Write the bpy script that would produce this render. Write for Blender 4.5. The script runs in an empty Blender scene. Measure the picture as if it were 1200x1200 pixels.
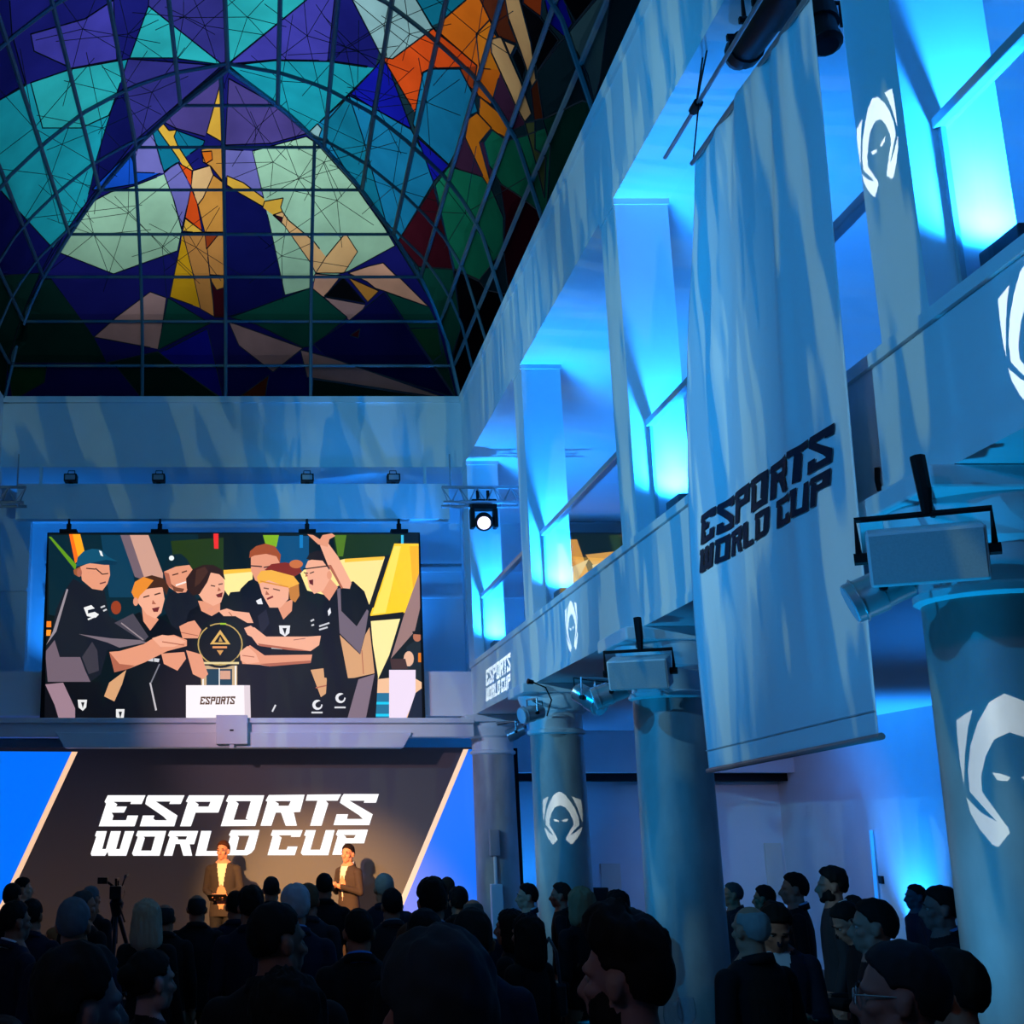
import bpy, bmesh, math, random
import numpy as np
from mathutils import Vector, Matrix
from mathutils import noise as mnoise
random.seed(7)
S = bpy.context.scene
C = S.collection
# ------------------------------------------------------------------ camera
F, CX, CY, CAMH = 1500.0, 306.0, 600.0, 2.05      # focal length and principal point in 1200-px units, eye height
TH = math.atan(368 / F)                           # upward pitch
cth, sth = math.cos(TH), math.sin(TH)
cd = bpy.data.cameras.new('camera'); cam = bpy.data.objects.new('camera', cd); C.objects.link(cam)
cam.location = (0, 0, CAMH); cam.rotation_euler = (math.pi / 2 + TH, 0, 0)
cd.sensor_fit = 'HORIZONTAL'; cd.sensor_width = 36; cd.lens = 36 * F / 1200
cd.shift_x = (600 - CX) / 1200; cd.shift_y = 0; cd.clip_start = .05; cd.clip_end = 300
S.camera = cam
# ------------------------------------------------------------------ world, exposure
W = bpy.data.worlds.new('dusk_sky'); S.world = W; W.use_nodes = True
bg = W.node_tree.nodes['Background']; bg.inputs[0].default_value = (.80, .90, 1.0, 1); bg.inputs[1].default_value = 1.12
S.view_settings.view_transform = 'Standard'; S.view_settings.look = 'None'
S.view_settings.exposure = 0.0; S.view_settings.gamma = 1; S.view_settings.use_curve_mapping = False

def lin(c):
    f = lambda a: (a / 12.92 if a <= .04045 else ((a + .055) / 1.055) ** 2.4)
    return tuple(f(x / 255) for x in c)
def add_light(name, typ, loc, target, power, color, size=.05, spot=60, blend=.4, size_y=None):
    d = bpy.data.lights.new(name, typ); o = bpy.data.objects.new(name, d); C.objects.link(o)
    o.location = loc
    if target is not None:
        o.rotation_euler = (Vector(target) - Vector(loc)).to_track_quat('-Z', 'Y').to_euler()
    d.energy = power; d.color = color
    if typ == 'AREA':
        d.shape = 'RECTANGLE'; d.size = size; d.size_y = size_y or size
    else:
        d.shadow_soft_size = size
    if typ == 'SPOT':
        d.spot_size = math.radians(spot); d.spot_blend = blend
    return o
BLUE = (.012, .25, 1.0)
def streak_gobo(o, low, high, scale=(26, 5), thr=(.48, .58), seed=0.0, slant=0.0):
    """breakup gobo in the projector: streaky pattern between two light colours"""
    d = o.data; d.use_nodes = True; nt = d.node_tree; n = nt.nodes; l = nt.links
    em = n['Emission']
    tc = n.new('ShaderNodeTexCoord'); sp = n.new('ShaderNodeSeparateXYZ'); l.new(tc.outputs['Normal'], sp.inputs[0])
    def m(op, a, b=None):
        q = n.new('ShaderNodeMath'); q.operation = op
        for i, x in enumerate((a, b)):
            if x is None: continue
            if hasattr(x, 'is_linked'): l.new(x, q.inputs[i])
            else: q.inputs[i].default_value = x
        return q.outputs[0]
    z = m('ABSOLUTE', sp.outputs[2]); xx = m('DIVIDE', sp.outputs[0], z); yy = m('DIVIDE', sp.outputs[1], z)
    xs = m('ADD', xx, m('MULTIPLY', yy, slant))
    cb = n.new('ShaderNodeCombineXYZ'); l.new(m('MULTIPLY', xs, scale[0]), cb.inputs[0]); l.new(m('MULTIPLY', yy, scale[1]), cb.inputs[1]); cb.inputs[2].default_value = seed
    ns = n.new('ShaderNodeTexNoise'); ns.inputs['Scale'].default_value = 1; ns.inputs['Detail'].default_value = 2.0; l.new(cb.outputs[0], ns.inputs['Vector'])
    rp = n.new('ShaderNodeValToRGB'); rp.color_ramp.elements[0].position = thr[0]; rp.color_ramp.elements[1].position = thr[1]
    rp.color_ramp.elements[0].color = (*low, 1); rp.color_ramp.elements[1].color = (*high, 1)
    l.new(ns.outputs['Fac'], rp.inputs[0]); l.new(rp.outputs[0], em.inputs[0]); em.inputs[1].default_value = 1
# wash projectors standing in the left gallery, with breakup gobos
LOW, HIGH = (.0, .155, .42), (.10, .30, .47)
for k, (y, ty, sd) in enumerate(((2.6, 5.0, 1.3), (7.6, 10.5, 5.1), (11.6, 15.2, 9.7))):
    streak_gobo(add_light('wash_beam', 'SPOT', (-3.35, y, 4.75), (2.87, ty, 5.0), 1650, (1, 1, 1), .01, 78, .5), LOW, HIGH, (22, 3.2), (.50, .54), sd)
streak_gobo(add_light('wash_beam', 'SPOT', (-.4, 6.2, 3.2), (-.42, 17.5, 7.0), 1050, (1, 1, 1), .01, 40, .4), LOW, (.16, .38, .46), (24, 5), (.51, .54), 3.3, .30)
# warm key on the speakers
add_light('stage_key', 'SPOT', (-3.3, 8.6, 4.9), (.3, 16.6, 1.25), 17000, (1.0, .50, .18), .12, 20, .9)

# dim fill lamp added to lift the standing crowd, no fixture
add_light('crowd_fill', 'SPOT', (-3.3, -.5, 5.2), (.4, 5.0, 1.5), 95, (.72, .66, .86), .2, 80, .9)
# lilac wash from the left gallery on the far cornice and parapet end
add_light('lilac_wash', 'SPOT', (-3.3, 9.8, 4.9), (.6, 17.3, 3.3), 1150, (1.0, .58, .72), .1, 32, .9)
# ------------------------------------------------------------------ pixel -> place
def ray(u, v):
    xc = (u - CX) / F; yc = (CY - v) / F
    return Vector((xc, cth - yc * sth, sth + yc * cth))
EYE = Vector((0, 0, CAMH))
def atX(u, v, X): d = ray(u, v); return EYE + d * (X / d.x)
def atY(u, v, Y): d = ray(u, v); return EYE + d * (Y / d.y)
def atZ(u, v, Z): d = ray(u, v); return EYE + d * ((Z - CAMH) / d.z)
def proj(p):
    z = p[2] - CAMH; f = p[1] * cth + z * sth; up = -p[1] * sth + z * cth
    return CX + F * p[0] / f, CY - F * up / f
# ------------------------------------------------------------------ materials
MATS = {}
def mat(name, col, rough=.6, metal=0, spec=.3, noise=0, nscale=8, bump=0, emis=None, estr=1, trans=None, coat=0, stretch=None):
    if name in MATS: return MATS[name]
    m = bpy.data.materials.new(name); m.use_nodes = True; nt = m.node_tree; n = nt.nodes; l = nt.links; b = n['Principled BSDF']
    b.inputs['Base Color'].default_value = (*col, 1); b.inputs['Roughness'].default_value = rough; b.inputs['Metallic'].default_value = metal
    b.inputs['Specular IOR Level'].default_value = spec
    if coat: b.inputs['Coat Weight'].default_value = coat
    if noise or bump:
        tc = n.new('ShaderNodeTexCoord'); ns = n.new('ShaderNodeTexNoise'); ns.inputs['Scale'].default_value = nscale; ns.inputs['Detail'].default_value = 5
        src = tc.outputs['Object']
        if stretch:
            mp = n.new('ShaderNodeMapping'); mp.inputs['Scale'].default_value = stretch; l.new(src, mp.inputs[0]); src = mp.outputs[0]
        l.new(src, ns.inputs['Vector'])
        if noise:
            mx = n.new('ShaderNodeMix'); mx.data_type = 'RGBA'
            mx.inputs[6].default_value = (*[max(0, c * (1 - noise)) for c in col], 1); mx.inputs[7].default_value = (*[min(1, c * (1 + noise)) for c in col], 1)
            l.new(ns.outputs['Fac'], mx.inputs[0]); l.new(mx.outputs[2], b.inputs['Base Color'])
        if bump:
            bp = n.new('ShaderNodeBump'); bp.inputs['Strength'].default_value = bump; bp.inputs['Distance'].default_value = .01
            l.new(ns.outputs['Fac'], bp.inputs['Height']); l.new(bp.outputs[0], b.inputs['Normal'])
    if emis:
        b.inputs['Emission Color'].default_value = (*emis, 1); b.inputs['Emission Strength'].default_value = estr
    MATS[name] = m; return m
def stained(name, rgb):
    """coloured translucent cathedral glass, lit by the sky behind it"""
    if name in MATS: return MATS[name]
    m = bpy.data.materials.new(name); m.use_nodes = True; nt = m.node_tree; n = nt.nodes; l = nt.links
    n.remove(n['Principled BSDF']); out = n['Material Output']
    col = lin(rgb)
    tc = n.new('ShaderNodeTexCoord'); ns = n.new('ShaderNodeTexNoise'); ns.inputs['Scale'].default_value = 1.6; ns.inputs['Detail'].default_value = 6
    l.new(tc.outputs['Object'], ns.inputs['Vector'])
    mx = n.new('ShaderNodeMix'); mx.data_type = 'RGBA'
    mx.inputs[6].default_value = (*[c * .55 for c in col], 1); mx.inputs[7].default_value = (*[min(1, c * 1.45) for c in col], 1)
    l.new(ns.outputs['Fac'], mx.inputs[0])
    tr = n.new('ShaderNodeBsdfTranslucent'); l.new(mx.outputs[2], tr.inputs[0])
    df = n.new('ShaderNodeBsdfDiffuse'); df.inputs[0].default_value = (*[c * .10 for c in col], 1)
    ad = n.new('ShaderNodeAddShader'); l.new(tr.outputs[0], ad.inputs[0]); l.new(df.outputs[0], ad.inputs[1]); l.new(ad.outputs[0], out.inputs[0])
    MATS[name] = m; return m
def clear_glass(name, tint=(.9, .96, 1)):
    if name in MATS: return MATS[name]
    m = bpy.data.materials.new(name); m.use_nodes = True; nt = m.node_tree; n = nt.nodes; l = nt.links
    n.remove(n['Principled BSDF']); out = n['Material Output']
    t = n.new('ShaderNodeBsdfTransparent'); t.inputs[0].default_value = (*tint, 1)
    g = n.new('ShaderNodeBsdfGlossy'); g.inputs['Roughness'].default_value = .03
    lw_ = n.new('ShaderNodeLayerWeight'); lw_.inputs[0].default_value = .5
    pw_ = n.new('ShaderNodeMath'); pw_.operation = 'POWER'; l.new(lw_.outputs['Facing'], pw_.inputs[0]); pw_.inputs[1].default_value = 5
    fr = n.new('ShaderNodeMath'); fr.operation = 'MULTIPLY_ADD'; l.new(pw_.outputs[0], fr.inputs[0]); fr.inputs[1].default_value = .5; fr.inputs[2].default_value = .03
    mx = n.new('ShaderNodeMixShader'); l.new(fr.outputs[0], mx.inputs[0]); l.new(t.outputs[0], mx.inputs[1]); l.new(g.outputs[0], mx.inputs[2]); l.new(mx.outputs[0], out.inputs[0])
    MATS[name] = m; return m
def led_mat(name, strength, base=.02, attr='Col', rough=.5):
    if name in MATS: return MATS[name]
    m = mat(name, (base, base, base), rough, spec=.2); n = m.node_tree.nodes
    a = n.new('ShaderNodeVertexColor'); a.layer_name = attr
    b = n['Principled BSDF']; m.node_tree.links.new(a.outputs[0], b.inputs['Emission Color']); b.inputs['Emission Strength'].default_value = strength
    return m
plaster = mat('white_plaster', (.72, .74, .76), .75, noise=.05, nscale=3, bump=.05)
plaster_c = mat('ceiling_plaster', (.70, .72, .75), .8)
stone = mat('marbled_plaster', (.36, .36, .35), .42, noise=.55, nscale=2.2, bump=.08, stretch=(1.6, 1.6, .8))
trimm = mat('white_paint_trim', (.74, .75, .77), .5)
floor_m = mat('dark_polished_floor', (.05, .055, .065), .35, noise=.2, nscale=2)
black = mat('black_metal', (.004, .004, .005), .5, spec=.2)
blackp = mat('black_plastic', (.006, .006, .007), .5, spec=.2)
steel = mat('steel_grey', (.42, .44, .46), .35, .8)
whitep = mat('white_enamel', (.75, .76, .78), .35, spec=.4)
mull = mat('mullion_steel', (.10, .16, .19), .5, .3)
lead = mat('lead_came_dark', (.010, .012, .016), .6)
# ------------------------------------------------------------------ mesh helpers
class MB:
    def __init__(s): s.v = []; s.f = []; s.m = []
    def add(s, vs, fs, mi=0):
        o = len(s.v); s.v += [tuple(p) for p in vs]; s.f += [tuple(i + o for i in f) for f in fs]; s.m += [mi] * len(fs); return s
    def box(s, a, b, mi=0, M=None):
        x0, y0, z0 = a; x1, y1, z1 = b
        vs = [Vector(p) for p in ((x0, y0, z0), (x1, y0, z0), (x1, y1, z0), (x0, y1, z0), (x0, y0, z1), (x1, y0, z1), (x1, y1, z1), (x0, y1, z1))]
        if M: vs = [M @ p for p in vs]
        return s.add(vs, ((0, 3, 2, 1), (4, 5, 6, 7), (0, 1, 5, 4), (1, 2, 6, 5), (2, 3, 7, 6), (3, 0, 4, 7)), mi)
    def tube(s, pts, r, n=8, cap=True, mi=0):
        pts = [Vector(p) for p in pts]; rs = r if isinstance(r, (list, tuple)) else [r] * len(pts)
        o = len(s.v); N = len(pts); ref = None
        for i, p in enumerate(pts):
            t = (pts[min(i + 1, N - 1)] - pts[max(i - 1, 0)])
            t = t.normalized() if t.length > 1e-9 else Vector((0, 0, 1))
            if ref is None: ref = t.orthogonal().normalized()
            ref = (ref - t * ref.dot(t)); ref = ref.normalized() if ref.length > 1e-6 else t.orthogonal().normalized()
            b = t.cross(ref)
            for k in range(n):
                a = 2 * math.pi * k / n; q = p + (ref * math.cos(a) + b * math.sin(a)) * rs[i]; s.v.append(tuple(q))
        for i in range(N - 1):
            for k in range(n):
                s.f.append((o + i * n + k, o + i * n + (k + 1) % n, o + (i + 1) * n + (k + 1) % n, o + (i + 1) * n + k)); s.m.append(mi)
        if cap:
            s.f.append(tuple(o + k for k in range(n - 1, -1, -1))); s.m.append(mi)
            s.f.append(tuple(o + (N - 1) * n + k for k in range(n))); s.m.append(mi)
        return s
    def lathe(s, prof, n=24, M=None, mi=0):
        o = len(s.v); N = len(prof)
        for r, z in prof:
            for k in range(n):
                a = 2 * math.pi * k / n; q = Vector((r * math.cos(a), r * math.sin(a), z)); s.v.append(tuple(M @ q if M else q))
        for i in range(N - 1):
            for k in range(n):
                s.f.append((o + i * n + k, o + i * n + (k + 1) % n, o + (i + 1) * n + (k + 1) % n, o + (i + 1) * n + k)); s.m.append(mi)
        s.f.append(tuple(o + k for k in range(n - 1, -1, -1))); s.m.append(mi)
        s.f.append(tuple(o + (N - 1) * n + k for k in range(n))); s.m.append(mi)
        return s
    def ell(s, c, r, n=12, mi=0, M=None):
        c = Vector(c); pr = []
        o = len(s.v); K = max(6, n // 2 + 2)
        for i in range(1, K):
            ph = -math.pi / 2 + math.pi * i / K
            for k in range(n):
                a = 2 * math.pi * k / n
                q = c + Vector((r[0] * math.cos(ph) * math.cos(a), r[1] * math.cos(ph) * math.sin(a), r[2] * math.sin(ph))); s.v.append(tuple(M @ q if M else q))
        for q in (c - Vector((0, 0, r[2])), c + Vector((0, 0, r[2]))): s.v.append(tuple(M @ q if M else q))
        R = K - 1
        for i in range(R - 1):
            for k in range(n):
                s.f.append((o + i * n + k, o + i * n + (k + 1) % n, o + (i + 1) * n + (k + 1) % n, o + (i + 1) * n + k)); s.m.append(mi)
        for k in range(n):
            s.f.append((o + R * n, o + (k + 1) % n, o + k)); s.m.append(mi)
            s.f.append((o + R * n + 1, o + (R - 1) * n + k, o + (R - 1) * n + (k + 1) % n)); s.m.append(mi)
        return s
    def build(s, name, mats, parent=None, smooth=False, bevel=0, auto=None):
        me = bpy.data.meshes.new(name); me.from_pydata(s.v, [], s.f)
        for m in (mats if isinstance(mats, (list, tuple)) else [mats]): me.materials.append(m)
        if any(s.m): me.polygons.foreach_set('material_index', s.m)
        if smooth: me.polygons.foreach_set('use_smooth', [True] * len(s.f))
        me.update()
        o = bpy.data.objects.new(name, me); C.objects.link(o)
        if parent is not None: o.parent = parent
        if bevel:
            b = o.modifiers.new('bevel', 'BEVEL'); b.width = bevel; b.segments = 2; b.limit_method = 'ANGLE'
        if auto:
            me.polygons.foreach_set('use_smooth', [True] * len(s.f))
            try: me.set_sharp_from_angle(angle=math.radians(auto))
            except Exception: pass
        return o
def empty(name, loc=(0, 0, 0), rz=0, label=None, cat=None, group=None):
    o = bpy.data.objects.new(name, None); C.objects.link(o); o.location = loc; o.rotation_euler = (0, 0, rz); o.empty_display_size = .1
    return tag(o, label, cat, group)
def tag(o, label=None, cat=None, group=None, kind=None):
    if label: o['label'] = label
    if cat: o['category'] = cat
    if group: o['group'] = group
    if kind: o['kind'] = kind
    return o
def struct(name, loc=(0, 0, 0)):
    return tag(empty(name, loc), kind='structure')
def copy_tree(o, parent=None):
    c = o.copy(); C.objects.link(c)
    if parent is not None: c.parent = parent
    for ch in o.children: copy_tree(ch, c)
    return c
# ------------------------------------------------------------------ flat partition: later shapes cut earlier ones
def _area(p): return sum(p[i][0] * p[(i + 1) % len(p)][1] - p[(i + 1) % len(p)][0] * p[i][1] for i in range(len(p))) / 2
def _ccw(p): return p if _area(p) > 0 else p[::-1]
def tris(poly):
    """ear clipping"""
    p = [tuple(q) for q in _ccw(list(poly))]; idx = list(range(len(p))); out = []
    cr = lambda a, b, c: (b[0] - a[0]) * (c[1] - a[1]) - (b[1] - a[1]) * (c[0] - a[0])
    while len(idx) > 3:
        for k in range(len(idx)):
            a, b, c = p[idx[k - 1]], p[idx[k]], p[idx[(k + 1) % len(idx)]]
            if cr(a, b, c) <= 0: continue
            if any(cr(a, b, p[m]) >= 0 and cr(b, c, p[m]) >= 0 and cr(c, a, p[m]) >= 0 for m in idx if p[m] not in (a, b, c)): continue
            out.append([a, b, c]); idx.pop(k); break
        else: break
    if len(idx) == 3 and _area([p[i] for i in idx]) > 1e-12: out.append([p[i] for i in idx])
    return out
def halfclip(p, a, b, keep):
    out = []; n = len(p); ex, ey = b[0] - a[0], b[1] - a[1]
    sd = [((q[1] - a[1]) * ex - (q[0] - a[0]) * ey) * keep for q in p]
    tol = 1e-7 * (abs(ex) + abs(ey)); sd = [0.0 if abs(x) < tol else x for x in sd]
    for i in range(n):
        j = (i + 1) % n
        if sd[i] >= 0: out.append(p[i])
        if (sd[i] > 0) != (sd[j] > 0) and sd[i] != sd[j]:
            t = sd[i] / (sd[i] - sd[j])
            if 0 < t < 1: out.append((p[i][0] + (p[j][0] - p[i][0]) * t, p[i][1] + (p[j][1] - p[i][1]) * t))
    return out
def bb(p): xs = [q[0] for q in p]; ys = [q[1] for q in p]; return min(xs), min(ys), max(xs), max(ys)
def subtract(pieces, tri, eps):
    out = []; tb = bb(tri)
    for p in pieces:
        b = bb(p)
        if b[2] <= tb[0] or b[0] >= tb[2] or b[3] <= tb[1] or b[1] >= tb[3]: out.append(p); continue
        rest = p; frag = []
        for i in range(3):
            a, c2 = tri[i], tri[(i + 1) % 3]
            o_ = halfclip(rest, a, c2, -1)
            if len(o_) >= 3 and abs(_area(o_)) > eps: frag.append(o_)
            rest = halfclip(rest, a, c2, 1)
            if len(rest) < 3 or abs(_area(rest)) <= eps: rest = None; break
        if rest is None: out.append(p)
        else: out += frag
    return out
def partition(polys, eps=1e-3):
    """polys: list of outlines, later ones on top -> list of lists of convex pieces"""
    T = [tris(p) for p in polys]; B = [bb(p) for p in polys]; res = []
    for i in range(len(polys)):
        pc = T[i]
        for j in range(i + 1, len(polys)):
            if B[i][2] <= B[j][0] or B[i][0] >= B[j][2] or B[i][3] <= B[j][1] or B[i][1] >= B[j][3]: continue
            for t in T[j]: pc = subtract(pc, t, eps)
        res.append(pc)
    return res
def gridcut(pieces, step):
    out = []
    for p in pieces:
        b = bb(p); st = [p]
        for ax in (0, 1):
            k = math.ceil(b[ax] / step) * step
            while k < b[ax + 2]:
                nx = []
                for q in st:
                    a, c2 = ((k, 0), (k, 1)) if ax == 0 else ((0, k), (1, k))
                    for kp in (1, -1):
                        r = halfclip(q, a, c2, kp)
                        if len(r) >= 3 and abs(_area(r)) > 1e-4: nx.append(r)
                st = nx; k += step
        out += st
    return out
def fan(p):
    """clean triangles of a convex outline"""
    q = []
    for a in p:
        if not q or math.hypot(a[0] - q[-1][0], a[1] - q[-1][1]) > 1e-6: q.append(a)
    if len(q) > 2 and math.hypot(q[0][0] - q[-1][0], q[0][1] - q[-1][1]) <= 1e-6: q.pop()
    return [[q[0], q[i], q[i + 1]] for i in range(1, len(q) - 1)]
def inpoly(x, y, p):
    r = False; n = len(p)
    for i in range(n):
        x1, y1 = p[i]; x2, y2 = p[(i + 1) % n]
        if (y1 > y) != (y2 > y) and x < (x2 - x1) * (y - y1) / (y2 - y1) + x1: r = not r
    return r
# ------------------------------------------------------------------ the hall
XR, XL, DB, YN = 2.87, -3.70, 17.5, -5.0
XC, HW = (XR + XL) / 2, (XR - XL) / 2
ZS, ZC, ZP, ZB = 8.05, 7.0, 4.2, 3.5
PIERS = ((-3.6, -3.17), (.76, 1.19), (5.13, 5.56), (9.50, 9.93), (13.35, 13.78), (17.2, 17.63))
COLY = ((5.49, 3.17), (9.9, 3.14), (13.78, 3.14), (17.63, 3.14))
YE = 21.0
fl = MB().box((-9, YN, -.12), (9, YE, 0)).build('floor', floor_m); tag(fl, kind='structure')
# right side: fascia, piers, parapet, gallery, aisle
def stw(name, mb, m, **k): return tag(mb.build(name, m, None, **k), kind='structure')
def sp(name, mb, m, par, **k):
    o = mb.build(name, m, None, **k); o.parent = par; o.matrix_parent_inverse = par.matrix_world.inverted() if False else Matrix.Translation(-Vector(par.location)); return o
stw('wall_right_fascia', MB().box((XR, YN, ZC), (XR + .45, DB + .35, ZS)).box((XR - .03, YN, ZS - .10), (XR, DB, ZS)).box((XR - .012, YN, ZC), (XR, DB, ZC + .06)), plaster)
stw('wall_right_parapet', MB().box((XR, YN, ZB), (XR + .42, DB, ZP - .07)).box((XR - .022, YN, ZP - .06), (XR + .43, DB, ZP)).box((XR + .004, YN, ZP - .07), (XR + .42, DB, ZP - .06)).box((XR - .012, YN, ZB), (XR, DB - .4, ZB + .07)), plaster)
for a, b in PIERS:
    stw('wall_right_pier', MB().box((XR, a, ZP), (XR + .43, b, ZC)).box((XR - .012, a - .012, ZC - .05), (XR + .44, b + .012, ZC)), plaster)
stw('wall_right_gallery', MB().box((6.9, YN, ZP - .3), (7.0, YE, ZC)), plaster)
stw('wall_right_aisle', MB().box((8.3, YN, 0), (8.45, YE, ZB)), plaster)
stw('baseboard_right', MB().box((8.27, YN, 0), (8.3, YE, .12)), trimm)
gf = MB().box((XR + .42, YN, ZB), (8.45, YE, ZB + .35)).build('ceiling', plaster_c); tag(gf, kind='structure')      # aisle ceiling = gallery floor
gc = MB().box((XR + .45, YN, ZC), (8.45, YE, ZC + .12)).build('ceiling', plaster_c); tag(gc, kind='structure')
# left side (behind the picture edge)
stw('wall_left_fascia', MB().box((XL - .45, YN, ZC), (XL, DB + .35, ZS)), plaster)
stw('wall_left_parapet', MB().box((XL - .42, YN, ZB), (XL, DB, ZP)), plaster)
for a, b in PIERS:
    stw('wall_left_pier', MB().box((XL - .43, a, ZP), (XL, b, ZC)), plaster)
stw('wall_left_gallery', MB().box((-6.1, YN, 0), (-6.0, YE, ZC)), plaster)
g2 = MB().box((-6.1, YN, ZB), (XL - .42, YE, ZB + .35)).build('ceiling', plaster_c); tag(g2, kind='structure')
g3 = MB().box((-6.1, YN, ZC), (XL - .45, YE, ZC + .12)).build('ceiling', plaster_c); tag(g3, kind='structure')
# far end
stw('wall_back_fascia', MB().box((XL, DB, ZC), (XR, DB + .35, ZS)).box((XL, DB - .03, ZS - .09), (XR, DB, ZS)), plaster)
stw('wall_back_parapet', MB().box((XL, DB, ZB), (XR, DB + .3, 4.10)), plaster)
stw('wall_back', MB().box((-9, YE, 0), (9, YE + .15, 8)), plaster)
stw('floor', MB().box((-4.12, DB + .3, ZB), (XR + .42, YE, ZB + .35)), plaster_c)
stw('ceiling', MB().box((-4.15, DB + .35, ZC), (XR + .45, YE, ZC + .12)), plaster_c)
stw('wall_back_bulkhead', MB().box((XR + .9, 20.3, 2.86), (8.3, YE, ZB)), plaster)
stw('shadow_gap', MB().box((XR + .9, 20.6, 2.74), (8.3, YE, 2.86)), black)  # black strip in place of the shadow gap under the bulkhead
a = atY(32, 700, 19.4).x
stw('wall_back_pilaster', MB().box((-6, 19.4, ZP - .35), (a, 19.6, ZC)), plaster)
stw('wall_back_pilaster', MB().box((-5.9, 19.32, 5.55), (a, 19.4, 5.60)), plaster)
b = atY(545, 700, 19.4).x
stw('wall_back_pilaster', MB().box((b, 19.4, ZP - .35), (b + .5, 19.6, ZC)), plaster)
for z, h in ((6.30, .05), (6.16, .07), (5.72, .03)):
    stw('trim_4', MB().box((-3.6, YE - .09, z), (b + .6, YE, z + h)), trimm)
# hanging header beam over the upper screen
YH = 17.42
ha, hb = atY(20, 567, YH), atY(527, 608, YH)
hd = MB().box((ha.x, YH, hb.z), (hb.x, YH + .16, ha.z)).box((ha.x + .3, YH + .06, ha.z), (ha.x + .34, YH + .1, ZC)).box((hb.x - .34, YH + .06, ha.z), (hb.x - .3, YH + .1, ZC)).build('trim_1', plaster); tag(hd, kind='structure')
# cornice between the two screens
t2 = struct('trim_2', (0, 17.2, 3.1))
x0, x1 = atY(75, 870, 17.2).x, atY(473, 870, 17.2).x
sp('cornice', MB().box((XL, 17.26, 3.20), (2.84, DB, ZB - .05)).box((XL, 17.2, 3.38), (2.84, 17.3, ZB - .05)), trimm, t2, bevel=.012)
mb = MB(); c0, c1 = x0 - .12, x1 + .12
mb.add([(c0, 17.22, 3.26), (c1, 17.22, 3.26), (x1, 17.22, 3.06), (x0, 17.22, 3.06), (c0, 17.5, 3.26), (c1, 17.5, 3.26), (x1, 17.5, 3.06), (x0, 17.5, 3.06)],
       ((0, 3, 2, 1), (4, 5, 6, 7), (0, 1, 5, 4), (1, 2, 6, 5), (2, 3, 7, 6), (3, 0, 4, 7)))
sp('lower_board', mb, trimm, t2, bevel=.01)
k0, k1 = atY(253, 860, 17.1).x, atY(290, 860, 17.1).x
sp('keystone_box', MB().box((k0, 17.12, 3.10), (k1, 17.4, ZB - .02)), trimm, t2, bevel=.008)
sp('keystone_pin', MB().box(((k0 + k1) / 2 - .03, 17.14, 3.05), ((k0 + k1) / 2 + .03, 17.2, 3.10)), trimm, t2)
sp('keystone_mark', MB().box(((k0 + k1) / 2 - .025, 17.112, 3.27), ((k0 + k1) / 2 + .025, 17.122, 3.29)), black, t2)
# near end wall behind the camera
wn = MB().box((-9, YN - .15, 0), (9, YN, 8.1)).build('wall_front', plaster); tag(wn, kind='structure')
# unseen upstand outside the skylight, sized to keep the lower panes dark
ru = struct('shade_upstand', (0, 0, ZS))
g = .55; hz = 10.9
roofm = mat('roof_render_grey', (.10, .10, .11), .9)
sp('shade_wall', MB().box((XR + g, YN - g, ZS), (XR + g + .2, DB + g, hz)), roofm, ru)
sp('shade_wall', MB().box((XL - g - .2, YN - g, ZS), (XL - g, DB + g, hz)), roofm, ru)
sp('shade_wall', MB().box((XL - g - .2, DB + g, ZS), (XR + g + .2, DB + g + .2, hz)), roofm, ru)
sp('shade_wall', MB().box((XL - g - .2, YN - g - .2, ZS), (XR + g + .2, YN - g, hz)), roofm, ru)
mb = MB()
for A in (((XR + .02, YN - g, ZS - .02), (9, DB + g, ZS)), ((-9, YN - g, ZS - .02), (XL - .02, DB + g, ZS)), ((-9, DB, ZS - .02), (9, YE + .2, ZS)), ((-9, YN - g, ZS - .02), (9, YN, ZS))): mb.box(*A)
sp('roof_deck', mb, roofm, ru)
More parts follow.
